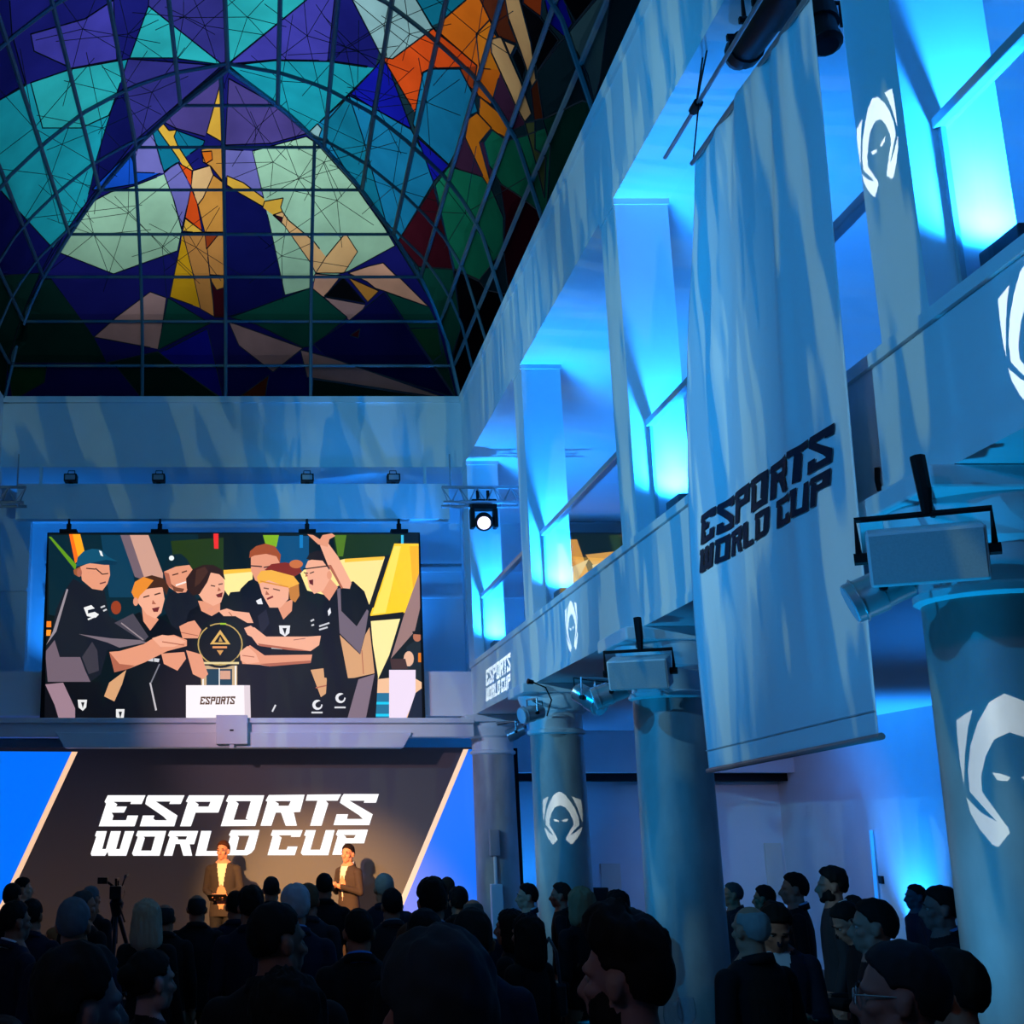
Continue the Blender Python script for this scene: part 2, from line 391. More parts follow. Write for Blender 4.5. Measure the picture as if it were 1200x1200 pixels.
# ------------------------------------------------------------------ stained glass vault
PT = (0, .03, .09, .18, .31, .457, .63, .79, 1.0)
PZ = (8.05, 8.62, 9.17, 9.66, 10.13, 10.57, 10.92, 11.12, 11.26)
def zprof(t):
    if t <= 0: return PZ[0] + 25 * t
    return float(np.interp(t, PT, PZ))
def tfac(x, y):
    return min((HW - abs(x - XC)) / HW, (DB - y) / HW, (y - YN) / HW, 1.0)
def vault(u, v, off=0.0):
    d = ray(u, v); s0 = 5.0; s1 = 5.0
    while s1 < 45:
        p = EYE + d * s1
        if p.z >= zprof(tfac(p.x, p.y)): break
        s0 = s1; s1 += .12
    for _ in range(22):
        m = (s0 + s1) / 2; p = EYE + d * m
        if p.z >= zprof(tfac(p.x, p.y)): s1 = m
        else: s0 = m
    return EYE + d * (s0 - off)
CL = dict(navy=(24, 26, 100), navyd=(14, 18, 78), violet=(62, 58, 150), violetd=(48, 46, 118), teal=(24, 146, 158), teald=(16, 112, 136), tealb=(22, 120, 160), turq=(40, 165, 165),
          pale=(158, 200, 165), palec=(140, 178, 176), cobalt=(20, 80, 190), blue=(18, 24, 150), green=(22, 120, 88), greend=(14, 74, 62), greenk=(10, 44, 40), greeng=(20, 70, 44),
          orange=(240, 110, 26), orangeb=(252, 128, 30), red=(226, 76, 24), rust=(150, 58, 24), brown=(96, 44, 26), amber=(246, 172, 60), amberd=(206, 140, 60), tan=(196, 132, 66), yellow=(214, 158, 26),
          peach=(246, 176, 116), peachd=(214, 160, 130), pink=(170, 136, 132), plum=(70, 40, 66), maroon=(60, 16, 28), black=(10, 12, 18), slate=(24, 52, 62), greyt=(70, 110, 118), olive=(88, 100, 60), dusk=(74, 62, 124), vlight=(112, 108, 176))
GP = [
 ('navyd', [(-140, -140), (900, -140), (760, -12), (539, 470), (3, 472), (-140, 476)]),
 ('slate', [(430, -140), (900, -140), (760, -12), (537, 469), (500, 345), (440, 250)]),
 ('navy', [(-140, 120), (0, 117), (30, 100), (83, 81), (140, 71), (152, 68), (174, 7), (178, -140), (-140, -140)]),
 ('navyd', [(-140, -140), (2, -140), (14, 40), (30, 98), (0, 117), (-140, 150)]),
 ('violet', [(36, 40), (100, 22), (133, 0), (137, 70), (84, 80), (40, 60)]),
 ('teal', [(-140, 150), (0, 117), (30, 100), (83, 81), (140, 71), (152, 69), (144, 88), (130, 130), (112, 190), (107, 220), (102, 235), (80, 267), (62, 291), (32, 260), (17, 242), (0, 222), (-140, 190)]),
 ('turq', [(36, 97), (83, 81), (140, 71), (144, 88), (128, 135), (95, 150), (50, 150)]),
 ('navyd', [(144, 88), (148, 100), (156, 170), (113, 222), (100, 240), (107, 215), (112, 190), (130, 130)]),
 ('violetd', [(150, 69), (260, 77), (208, 122), (157, 166), (148, 100), (144, 88)]),
 ('violetd', [(174, 7), (178, -140), (264, -140), (264, 78), (220, 44)]),
 ('turq', [(174, 7), (261, 76), (203, 68), (152, 68)]),
 ('turq', [(264, -140), (430, -140), (359, 0), (268, 74), (264, 76)]),
 ('violet', [(359, 0), (430, -140), (440, -140), (392, 0), (384, 71), (322, 70), (268, 75)]),
 ('navy', [(392, 0), (440, -140), (430, -60), (413, 0), (444, 60), (440, 79), (384, 71)]),
 ('palec', [(413, 0), (432, -60), (440, -140), (520, -140), (488, 0), (506, 31), (508, 33), (460, 69), (448, 67), (444, 60)]),
 ('teald', [(488, 0), (520, -140), (600, -140), (546, 0), (516, 26), (506, 30)]),
 ('teal', [(268, 77), (322, 71), (384, 72), (439, 80), (411, 108), (361, 156), (322, 121)]),
 ('blue', [(439, 80), (448, 68), (455, 78), (482, 151), (433, 124), (411, 110)]),
 ('tealb', [(409, 112), (433, 124), (482, 152), (497, 182), (508, 214), (466, 284), (450, 265), (416, 218), (361, 156)]),
 ('teald', [(376, 150), (409, 112), (425, 160), (455, 270), (450, 265), (416, 218)]),
 ('palec', [(372, 145), (361, 156), (371, 168), (377, 151)]),
 ('red', [(448, 67), (460, 69), (508, 33), (512, 38), (560, 76), (558, 79), (538, 79), (505, 80), (495, 85), (494, 93), (487, 133), (457, 82)]),
 ('rust', [(539, 81), (559, 77), (556, 107), (550, 102)]),
 ('brown', [(562, 0), (555, -140), (592, -140), (596, 25), (607, 52), (584, 43), (574, 23)]),
 ('orange', [(516, 26), (546, 0), (575, -140), (590, -140), (563, 0), (574, 23), (584, 51), (587, 82), (586, 105), (574, 122), (560, 112), (555, 100), (559, 77), (512, 36)]),
 ('orangeb', [(558, 40), (574, 23), (584, 51), (587, 82), (562, 80)]),
 ('tealb', [(496, 85), (505, 81), (539, 81), (553, 108), (560, 131), (552, 135), (545, 159), (526, 193), (491, 160), (484, 145), (494, 94)]),
 ('plum', [(587, 82), (604, 113), (618, 144), (601, 153), (576, 122)]),
 ('orangeb', [(562, 113), (586, 133), (593, 145), (598, 156), (596, 164), (574, 150), (562, 139)]),
 ('plum', [(545, 161), (567, 210), (528, 194)]),
 ('plum', [(562, 167), (568, 165), (578, 200), (576, 218)]),
 ('green', [(567, 167), (577, 152), (594, 165), (618, 158), (640, 150), (650, 170), (640, 255), (587, 215), (574, 195)]),
 ('orangeb', [(549, 139), (559, 132), (576, 150), (562, 167), (576, 219), (574, 224), (545, 161)]),
 ('blue', [(489, 161), (526, 194), (508, 213)]),
 ('green', [(526, 195), (565, 207), (576, 222), (590, 255), (590, 292), (562, 328), (533, 315), (523, 277), (510, 217)]),
 ('maroon', [(508, 218), (522, 275), (531, 315), (490, 312), (466, 283)]),
 ('greend', [(490, 313), (531, 316), (540, 385), (530, 415), (512, 368)]),
 ('black', [(532, 316), (562, 330), (570, 340), (594, 345), (541, 468), (530, 420), (540, 385)]),
 ('maroon', [(586, 215), (605, 227), (638, 252), (596, 343), (590, 290), (592, 255)]),
 ('slate', [(630, 85), (655, 51), (665, 42), (695, 105), (697, 120), (636, 138)]),
 ('greend', [(636, 140), (683, 118), (699, 122), (641, 250), (645, 170)]),
 ('black', [(609, 0), (615, -140), (650, -140), (633, 20), (655, 47), (630, 84), (620, 45)]),
 ('black', [(600, 65), (606, 55), (616, 75), (613, 95)]),
 ('rust', [(616, -140), (645, -140), (634, 20), (613, 4)]),
 ('peach', [(575, 46), (587, 43), (610, 95), (623, 133), (615, 143), (605, 125), (576, 62)]),
 ('peach', [(592, 0), (600, -140), (612, -140), (609, 0), (622, 50), (628, 93), (624, 102), (610, 60), (596, 22)]),
 ('peach', [(590, 47), (604, 53), (598, 66)]),
 ('brown', [(622, 104), (630, 92), (637, 139), (626, 141)]),
 ('blue', [(638, 0), (660, -140), (690, -140), (661, 0), (671, 27), (661, 43), (644, 28)]),
 ('black', [(661, 0), (690, -140), (740, -140), (696, 0), (675, 26)]),
 ('greyt', [(665, 40), (675, 27), (698, 0), (745, -140), (770, -140), (715, 0), (703, 96), (696, 120), (689, 88)]),
 ('olive', [(615, 144), (627, 142), (627, 175), (640, 184), (638, 232), (630, 198)]),
 # far hip of the vault
 ('navy', [(264, 77), (208, 122), (157, 166), (113, 222), (80, 267), (50, 318), (25, 370), (10, 420), (4, 471), (538, 469), (527, 410), (512, 368), (500, 345), (458, 276), (418, 216), (371, 167), (333, 129)]),
 ('navyd', [(-140, 185), (0, 222), (17, 242), (62, 291), (47, 321), (0, 323), (-140, 330)]),
 ('greenk', [(-140, 325), (0, 323), (47, 320), (25, 370), (10, 420), (4, 471), (-140, 475)]),
 ('dusk', [(262, 80), (209, 122), (190, 142), (205, 150), (240, 160), (247, 145)]),
 ('teald', [(178, 152), (205, 152), (240, 165), (238, 170), (192, 201)]),
 ('dusk', [(268, 92), (322, 122), (361, 156), (318, 168), (264, 170)]),
 ('vlight', [(264, 175), (296, 177), (309, 232), (264, 207)]),
 ('navyd', [(264, 207), (309, 232), (325, 300), (336, 352), (264, 372)]),
 ('cobalt', [(108, 222), (152, 178), (160, 201), (188, 203), (157, 216), (120, 222)]),
 ('vlight', [(158, 172), (178, 152), (192, 203), (160, 202)]),
 ('pale', [(105, 238), (130, 225), (157, 218), (193, 204), (200, 222), (213, 270), (208, 294), (133, 321), (67, 295), (82, 270)]),
 ('vlight', [(192, 203), (200, 196), (210, 190), (224, 222), (213, 268), (204, 235)]),
 ('pale', [(296, 177), (359, 160), (371, 168), (416, 218), (450, 266), (463, 288), (408, 318), (366, 330), (366, 337), (334, 346), (322, 290), (309, 232)]),
 ('amber', [(261, 88), (263, 168), (242, 156)]),
 ('amberd', [(236, 175), (250, 172), (263, 172), (263, 215), (247, 195), (238, 190)]),
 ('orange', [(236, 178), (248, 177), (249, 187), (241, 192)]),
 ('amber', [(185, 152), (190, 143), (198, 153), (207, 152), (204, 160), (208, 170), (226, 198), (222, 205), (205, 180), (192, 162)]),
 ('red', [(209, 191), (225, 200), (224, 218)]),
 ('peach', [(226, 200), (246, 194), (250, 205), (238, 232), (232, 240), (224, 218)]),
 ('amberd', [(250, 205), (263, 215), (263, 272), (240, 272), (232, 240), (238, 232)]),
 ('red', [(224, 220), (231, 238), (237, 271), (217, 255)]),
 ('amber', [(217, 256), (236, 270), (238, 273), (214, 271)]),
 ('yellow', [(214, 273), (199, 348), (235, 361), (226, 320)]),
 ('tan', [(214, 273), (240, 272), (248, 340), (252, 372), (235, 362), (226, 320)]),
 ('tan', [(241, 273), (263, 274), (263, 323), (246, 322)]),
 ('rust', [(240, 272), (256, 275), (242, 292)]),
 ('amberd', [(246, 323), (263, 323), (262, 337), (254, 340), (248, 330)]),
 ('maroon', [(248, 330), (254, 340), (263, 337), (263, 372), (251, 372)]),
 ('amber', [(266, 206), (285, 214), (309, 232), (312, 240), (308, 242), (280, 226), (266, 217)]),
 ('amber', [(310, 236), (332, 232), (329, 243), (331, 248), (320, 252), (308, 243)]),
 ('peach', [(320, 252), (331, 248), (338, 258), (367, 282), (382, 301), (370, 320), (364, 308), (333, 264)]),
 ('maroon', [(321, 252), (331, 255), (330, 261)]),
 ('peach', [(405, 273), (419, 295), (403, 320), (370, 320), (382, 301)]),
 ('peachd', [(369, 321), (400, 323), (380, 348), (367, 340)]),
 ('peachd', [(408, 320), (432, 312), (449, 308), (462, 321), (470, 327), (503, 360), (450, 341), (440, 338), (430, 330)]),
 ('amberd', [(408, 325), (444, 341), (431, 354)]),
 ('black', [(402, 325), (428, 355), (380, 347)]),
 ('pink', [(379, 348), (428, 357), (415, 380)]),
 ('greenk', [(48, 327), (60, 327), (110, 395), (125, 425), (10, 425), (25, 370)]),
 ('greeng', [(8, 427), (55, 427), (52, 448), (15, 469)]),
 ('pink', [(176, 342), (195, 349), (186, 409), (110, 395), (136, 372)]),
 ('greend', [(197, 349), (246, 379), (185, 410)]),
 ('blue', [(243, 385), (262, 468), (185, 415)]),
 ('greenk', [(125, 425), (135, 428), (168, 469), (262, 469), (205, 428), (185, 412)]),
 ('pink', [(268, 377), (355, 408), (320, 436), (280, 405)]),
 ('greend', [(270, 372), (365, 337), (407, 372), (367, 405), (355, 407), (300, 380)]),
 ('navyd', [(367, 403), (410, 375), (450, 343), (533, 466), (385, 420)]),
 ('greend', [(452, 342), (503, 360), (513, 382), (534, 465)]),
 ('greeng', [(480, 385), (513, 384), (518, 415), (507, 424)]),
 ('pink', [(352, 410), (390, 420), (524, 467), (360, 442)]),
 ('greenk', [(367, 444), (520, 468), (365, 469)]),
 ('brown', [(275, 469), (315, 440), (310, 469)]),
 ('maroon', [(410, 393), (422, 385), (420, 396)]),
]
skl = struct('ceiling', (XC, DB / 2, ZS))
skl['label'] = 'domed stained glass skylight with dark steel glazing bars'
parts = partition([p for _, p in GP], .05)
cache = {}
def vc(u, v):
    k = (round(u, 3), round(v, 3))
    if k not in cache: cache[k] = vault(u, v)
    return cache[k]
for i, (cn, poly) in enumerate(GP):
    pcs = gridcut(parts[i], 16)
    if not pcs: continue
    mb = MB(); idx = {}
    for p in [t for p_ in pcs for t in fan(p_)]:
        f = []
        for q in p:
            k = (round(q[0], 2), round(q[1], 2))
            if k not in idx: idx[k] = len(mb.v); mb.v.append(tuple(vc(*q)))
            if not f or f[-1] != idx[k]: f.append(idx[k])
        if len(set(f)) >= 3 and len(set(f)) == len(f): mb.f.append(tuple(f)); mb.m.append(0)
    if not mb.f: continue
    pane = sp('glass_pane', mb, stained('glass_' + cn, CL[cn]), skl)
    # lead came along the visible outline
    lm = MB(); run = []
    def flush():
        global run
        if len(run) > 1: lm.tube(run, .0085, 4, False)
        run = []
    n = len(poly)
    for e in range(n):
        a, b = poly[e], poly[(e + 1) % n]; L = math.hypot(b[0] - a[0], b[1] - a[1]); K = max(1, int(L / 9)); run = []
        for s in range(K + 1):
            u, v = a[0] + (b[0] - a[0]) * s / K, a[1] + (b[1] - a[1]) * s / K
            if any(inpoly(u, v, q) for _, q in GP[i + 1:]) or u < -30 or v < -30: flush(); continue
            run.append(vault(u, v, .012))
        flush()
    if lm.f:
        lo = lm.build('lead_came', lead); lo.parent = pane
# plain panes for the part of the vault beyond the picture
YB = [17.5, 16.4, 15.3, 14.1, 11.95, 9.9, 7.85, 5.8, 3.7, 1.6, -1.6, -3.3, -5.0]
TB = [0, .045, .11, .2, .32, .46, .62, .8, 1.0]
def vpt(x, y, off=0): return Vector((x, y, zprof(max(0, tfac(x, y))) - off))
rc = ['teal', 'navy', 'violet', 'teald', 'green', 'palec', 'tealb', 'navyd']
for side in (-1, 1):
    for a, b in zip(YB, YB[1:]):
        for t0, t1 in zip(TB, TB[1:]):
            q = [vpt(XC + side * HW * (1 - t), y) for y, t in ((a, t0), (b, t0), (b, t1), (a, t1))]
            if any(p.y > 1 and -5 < proj(p)[0] < 1205 and -5 < proj(p)[1] < 1205 for p in q): continue
            sp('glass_pane', MB().add(q, ((0, 1, 2, 3),)), stained('glass_' + (cn := random.choice(rc)), CL[cn]), skl)
for xa, xb in ((XL, XC), (XC, XR)):
    for t0, t1 in zip(TB, TB[1:]):
        y0, y1 = YN + HW * t0, YN + HW * t1
        cl = lambda x, t: max(XL + HW * t, min(XR - HW * t, x))
        q = [Vector((cl(xa, t0), y0, zprof(t0))), Vector((cl(xb, t0), y0, zprof(t0))), Vector((cl(xb, t1), y1, zprof(t1))), Vector((cl(xa, t1), y1, zprof(t1)))]
        sp('glass_pane', MB().add(q, ((0, 1, 2, 3),)), stained('glass_' + (cn := random.choice(rc)), CL[cn]), skl)
# steel glazing bars
def bar(pts, w=.026):
    sp('glazing_bar', MB().tube(pts, w, 6), mull, skl)
HV = []       # profile positions of the horizontal bars, read at mid-hip
for v in (427, 375, 323, 273, 221, 171, 122):
    p = vault(300, v); HV.append((DB - p.y) / HW)
for t in HV:
    y = DB - HW * t
    bar([(XL + HW * t, y, zprof(t) - .02), (XR - HW * t, y, zprof(t) - .02)], .022)
    for sd in (-1, 1):
        x = XC + sd * HW * (1 - t); bar([(x, y, zprof(t) - .02), (x, YN + HW * t, zprof(t) - .02)], .03)
for u in (167, 264.5, 364):
    x = vault(u, 420).x; tm = min(1, (HW - abs(x - XC)) / HW)
    bar([(x, DB - HW * t, zprof(t) - .02) for t in np.linspace(0, tm, 14)], .026)
for sd in (-1, 1):
    bar([(XC + sd * HW * (1 - t), DB - HW * t, zprof(t) - .02) for t in np.linspace(0, 1, 18)], .036)
    for y in (16.35, 15.3):
        tm = (DB - y) / HW; bar([(XC + sd * HW * (1 - t), y, zprof(t) - .02) for t in np.linspace(0, tm, 10)], .022)
    for y in (14.1, 11.95, 9.9, 7.85, 5.8):
        bar([(XC + sd * HW * (1 - t), y, zprof(t) - .02) for t in np.linspace(0, 1, 16)], .026)
bar([(XC, DB - HW, PZ[-1] - .02), (XC, YN + HW, PZ[-1] - .02)], .03)
# fine lead tracery radiating from knots in the glass
lm = MB()
knots = [(97, 34, 70), (178, 108, 55), (40, 150, 70), (60, 205, 60), (120, 150, 60), (360, 42, 60), (290, 20, 60), (240, 30, 60), (215, 20, 50), (405, 55, 50), (380, 190, 60), (430, 170, 60), (460, 220, 50), (350, 210, 60), (395, 235, 60), (330, 300, 50), (150, 250, 70), (110, 275, 60), (190, 290, 50), (440, 120, 50), (330, 95, 50), (300, 150, 40), (500, 120, 60), (545, 250, 60), (560, 40, 50), (450, 30, 50), (420, 60, 50), (230, 290, 40), (320, 190, 50), (480, 40, 40), (150, 40, 50), (140, 110, 50), (85, 250, 50)]
for (u, v, r) in knots:
    a0 = random.random() * 3
    for k in range(6):
        a = a0 + k * 1.05 + random.uniform(-.4, .4); r1 = r * random.uniform(.7, 1.7)
        run = [vault(u + math.cos(a) * r1 * s, v + math.sin(a) * r1 * s, .010) for s in (0, .25, .5, .75, 1.0)]
        lm.tube(run, .005, 3, False)
tag(sp('lead_tracery', lm, lead, skl), kind='stuff')
# ------------------------------------------------------------------ lettering and emblem outlines
def off(p, dx): return [(x + dx, y) for x, y in p]
D2 = 1133.3
TXT = [  # (outline, hole or None), traced on one flat sheet 2251 x 482
 ([(175, 80), (470, 80), (440, 148), (352, 148), (358, 130), (220, 130), (250, 150), (240, 168), (325, 168), (302, 215), (205, 215), (220, 240), (210, 275), (318, 275), (330, 238), (413, 238), (385, 322), (105, 322), (163, 145), (150, 130)], None),
 ([(490, 80), (775, 80), (745, 148), (655, 148), (665, 128), (550, 128), (720, 238), (695, 322), (425, 322), (450, 238), (540, 238), (530, 262), (548, 275), (638, 275), (610, 245), (468, 148), (478, 100)], None),
 ([(810, 80), (1088, 80), (1040, 215), (862, 215), (825, 322), (740, 322), (800, 135), (785, 128)], [(855, 130), (978, 130), (962, 168), (880, 168), (885, 150)]),
 ([(1120, 80), (1398, 80), (1328, 319), (1058, 321), (1115, 135), (1098, 125)], [(1173, 125), (1293, 125), (1253, 262), (1273, 272), (1158, 272), (1198, 145)]),
 (off([(300, 78), (580, 75), (545, 210), (495, 212), (520, 318), (432, 318), (395, 215), (355, 215), (320, 318), (235, 318), (290, 130), (275, 122)], D2), off([(345, 125), (472, 125), (455, 162), (375, 162), (378, 145)], D2)),
 (off([(600, 75), (865, 72), (838, 122), (745, 122), (765, 145), (712, 318), (622, 318), (680, 122), (588, 122)], D2), None),
 (off([(885, 70), (1160, 70), (1138, 138), (1042, 138), (1048, 122), (930, 122), (1112, 228), (1085, 313), (805, 313), (830, 228), (920, 228), (910, 265), (1035, 265), (1005, 235), (855, 138), (868, 95)], D2), None),
 ([(88, 360), (168, 360), (132, 500), (160, 500), (200, 360), (278, 360), (240, 500), (268, 500), (310, 360), (382, 360), (320, 552), (180, 552), (175, 520), (155, 552), (48, 552), (42, 535), (85, 405), (75, 395)], None),
 ([(410, 358), (632, 358), (580, 552), (375, 552), (365, 535), (410, 405), (395, 395)], [(455, 402), (545, 402), (515, 512), (435, 512), (465, 415)]),
 ([(660, 358), (882, 358), (850, 462), (815, 462), (835, 552), (765, 552), (740, 460), (705, 460), (680, 552), (612, 552), (660, 405), (645, 395)], [(700, 400), (795, 400), (785, 425), (725, 425), (722, 408)]),
 ([(905, 358), (985, 358), (945, 515), (1060, 515), (1045, 552), (860, 552)], None),
 (off([(7, 352), (228, 352), (188, 500), (165, 530), (130, 548), (-45, 548), (0, 400), (-12, 390)], D2), off([(55, 395), (148, 395), (110, 508), (45, 508), (68, 410)], D2)),
 (off([(330, 352), (565, 352), (545, 405), (472, 405), (478, 392), (375, 392), (400, 410), (375, 505), (438, 505), (448, 480), (525, 480), (503, 548), (290, 548), (330, 400), (315, 392)], D2), None),
 (off([(590, 352), (668, 352), (625, 505), (700, 505), (745, 352), (815, 352), (765, 548), (565, 548), (550, 530), (590, 400), (575, 392)], D2), None),
 (off([(840, 350), (1075, 348), (1045, 455), (895, 455), (870, 545), (795, 545), (838, 400), (825, 385)], D2), off([(880, 390), (980, 390), (965, 415), (905, 415), (900, 400)], D2)),
]
def text_pieces(letters=TXT):
    """convex pieces of the lettering in sheet coordinates 0..1, y down"""
    out = []
    for o, h in letters:
        pc = tris(o)
        if h:
            for t in tris(h): pc = subtract(pc, t, .5)
        out += [[((x - 42) / 2251, (y - 70) / 482) for x, y in p] for p in pc]
    return out
_hl = [(443, 238), (370, 275), (300, 370), (250, 470), (220, 580), (215, 680), (332, 838), (265, 790), (190, 700), (205, 780), (245, 865), (300, 945), (325, 957), (385, 895), (380, 870), (280, 690), (285, 620), (320, 530), (370, 455), (443, 425)]
_wl = [(190, 330), (285, 300), (250, 380), (215, 500), (187, 640), (180, 540), (183, 400)]
_el = [(340, 608), (378, 618), (420, 638), (405, 655), (360, 648)]
def emblem_polys():
    o = []
    for s in (1, -1):
        for p in (_hl, _wl, _el): o.append([((x - 441) / 522 * s, (y - 597) / 719) for x, y in p])
    return o          # unit width x unit height, centred, y down
def flat_mesh(pieces, fn, name, m, parent=None, col=None, cols=None):
    mb = MB()
    pieces = list(pieces)
    for p in pieces: mb.add([fn(*q) for q in p], (tuple(range(len(p))),))
    o = mb.build(name, m, parent)
    if cols is not None or col is not None:
        ca = o.data.color_attributes.new('Col', 'FLOAT_COLOR', 'CORNER'); k = 0; dat = []
        for i, p in enumerate(pieces):
            c = cols[i] if cols is not None else col
            for q in p:
                cc = c(*q) if callable(c) else c; dat += [*cc, 1.0]
        ca.data.foreach_set('color', dat)
    return o
# ------------------------------------------------------------------ stage and lower LED wall
stg = MB().box((-3.69, 15.6, 0), (2.72, 17.98, .12)).build('stage_platform', mat('stage_black', (.02, .02, .022), .5), bevel=.01)
tag(stg, 'low black stage platform in front of the LED wall', 'stage')
lw = empty('led_wall', (0, 18.05, 0), label='wide LED wall behind the speakers showing white lettering between blue corners', cat='LED screen')
def under(o, par): o.parent = par; o.matrix_parent_inverse = Matrix.Translation(-Vector(par.location)); return o
YW = 18.0
under(MB().box((-4.3, YW + .012, 0), (3.55, YW + .14, 3.10)).build('panel_housing', blackp), lw)
fw = lambda u, v: atY(u, v, YW)
grad = lambda u, v: tuple(a + (b - a) * min(1, max(0, (v - 880) / 190)) for a, b in zip(lin((15, 14, 24)), lin((52, 38, 30))))  # brown glow of the stage light painted into the lower picture colour
LP = [([(-75, 876), (590, 876), (590, 1140), (-75, 1140)], grad),
      ([(-75, 880), (86, 881), (13, 1035), (-36, 1140), (-75, 1140)], lin((0, 112, 255))),
      ([(84, 881), (91, 881), (19, 1035), (-30, 1140), (-37, 1140), (12, 1035)], lin((255, 205, 165))),
      ([(548, 878), (590, 878), (590, 1140), (436, 1140), (474, 1053)], lin((0, 112, 255))),
      ([(543, 878), (549, 878), (475, 1056), (440, 1140), (433, 1140), (468, 1056)], lin((255, 215, 180)))]
pp = partition([p for p, _ in LP], .01)
pieces, cols = [], []
for i, (p, c) in enumerate(LP):
    q = gridcut(pp[i], 40) if i == 0 else pp[i]
    pieces += q; cols += [c] * len(q)
ledm = led_mat('led_wall_surface', 1.0, .10, rough=.6)
under(flat_mesh(pieces, fw, 'screen_picture', ledm, None, cols=cols), lw)
tx = [[(100 + (42 + a * 2251) / 6.667, 920 + (70 + b * 482) / 6.667) for a, b in p] for p in text_pieces()]
under(flat_mesh(tx, lambda u, v: atY(u, v, YW - .004), 'screen_lettering', led_mat('led_lettering', 1.15), None, col=(1, 1, 1)), lw)
# ------------------------------------------------------------------ upper LED screen
YU = 17.38
us = empty('led_screen', (-.4, YU, 3.5), label='large LED screen over the stage showing young players crowding around a trophy', cat='LED screen')
A, B_, C_, D_ = atY(57, 625.5, YU), atY(490.5, 625, YU), atY(495, 845, YU), atY(52, 846, YU)
under(MB().box((min(A.x, D_.x) - .02, YU + .01, ZB - .04), (max(B_.x, C_.x) + .02, YU + .11, A.z + .02)).build('screen_housing', blackp), us)
for u in (80, 187, 360, 468):
    p = atY(u, 623, YU)
    h = under(MB().box((p.x - .12, YU - .03, p.z - .03), (p.x + .12, YU + .1, p.z + .03)).tube([(p.x, YU + .05, p.z), (p.x, YU + .05, hb.z)], .018, 6).box((p.x - .03, YU + .02, p.z + .03), (p.x + .03, YU + .08, p.z + .12)).build('hanger_bracket', black), us)
def circ(x, y, rx, ry=None, n=14): return [(x + rx * math.cos(2 * math.pi * k / n), y + (ry or rx) * math.sin(2 * math.pi * k / n)) for k in range(n)]
def line(x0, y0, x1, y1, w):
    L = math.hypot(x1 - x0, y1 - y0); nx, ny = -(y1 - y0) / L * w / 2, (x1 - x0) / L * w / 2
    return [(x0 + nx, y0 + ny), (x1 + nx, y1 + ny), (x1 - nx, y1 - ny), (x0 - nx, y0 - ny)]
SK, SK2, SK3 = (228, 152, 120), (240, 172, 142), (176, 100, 76)
K1, K2, GY, TN = (12, 12, 18), (24, 26, 36), (112, 95, 108), (214, 160, 114)
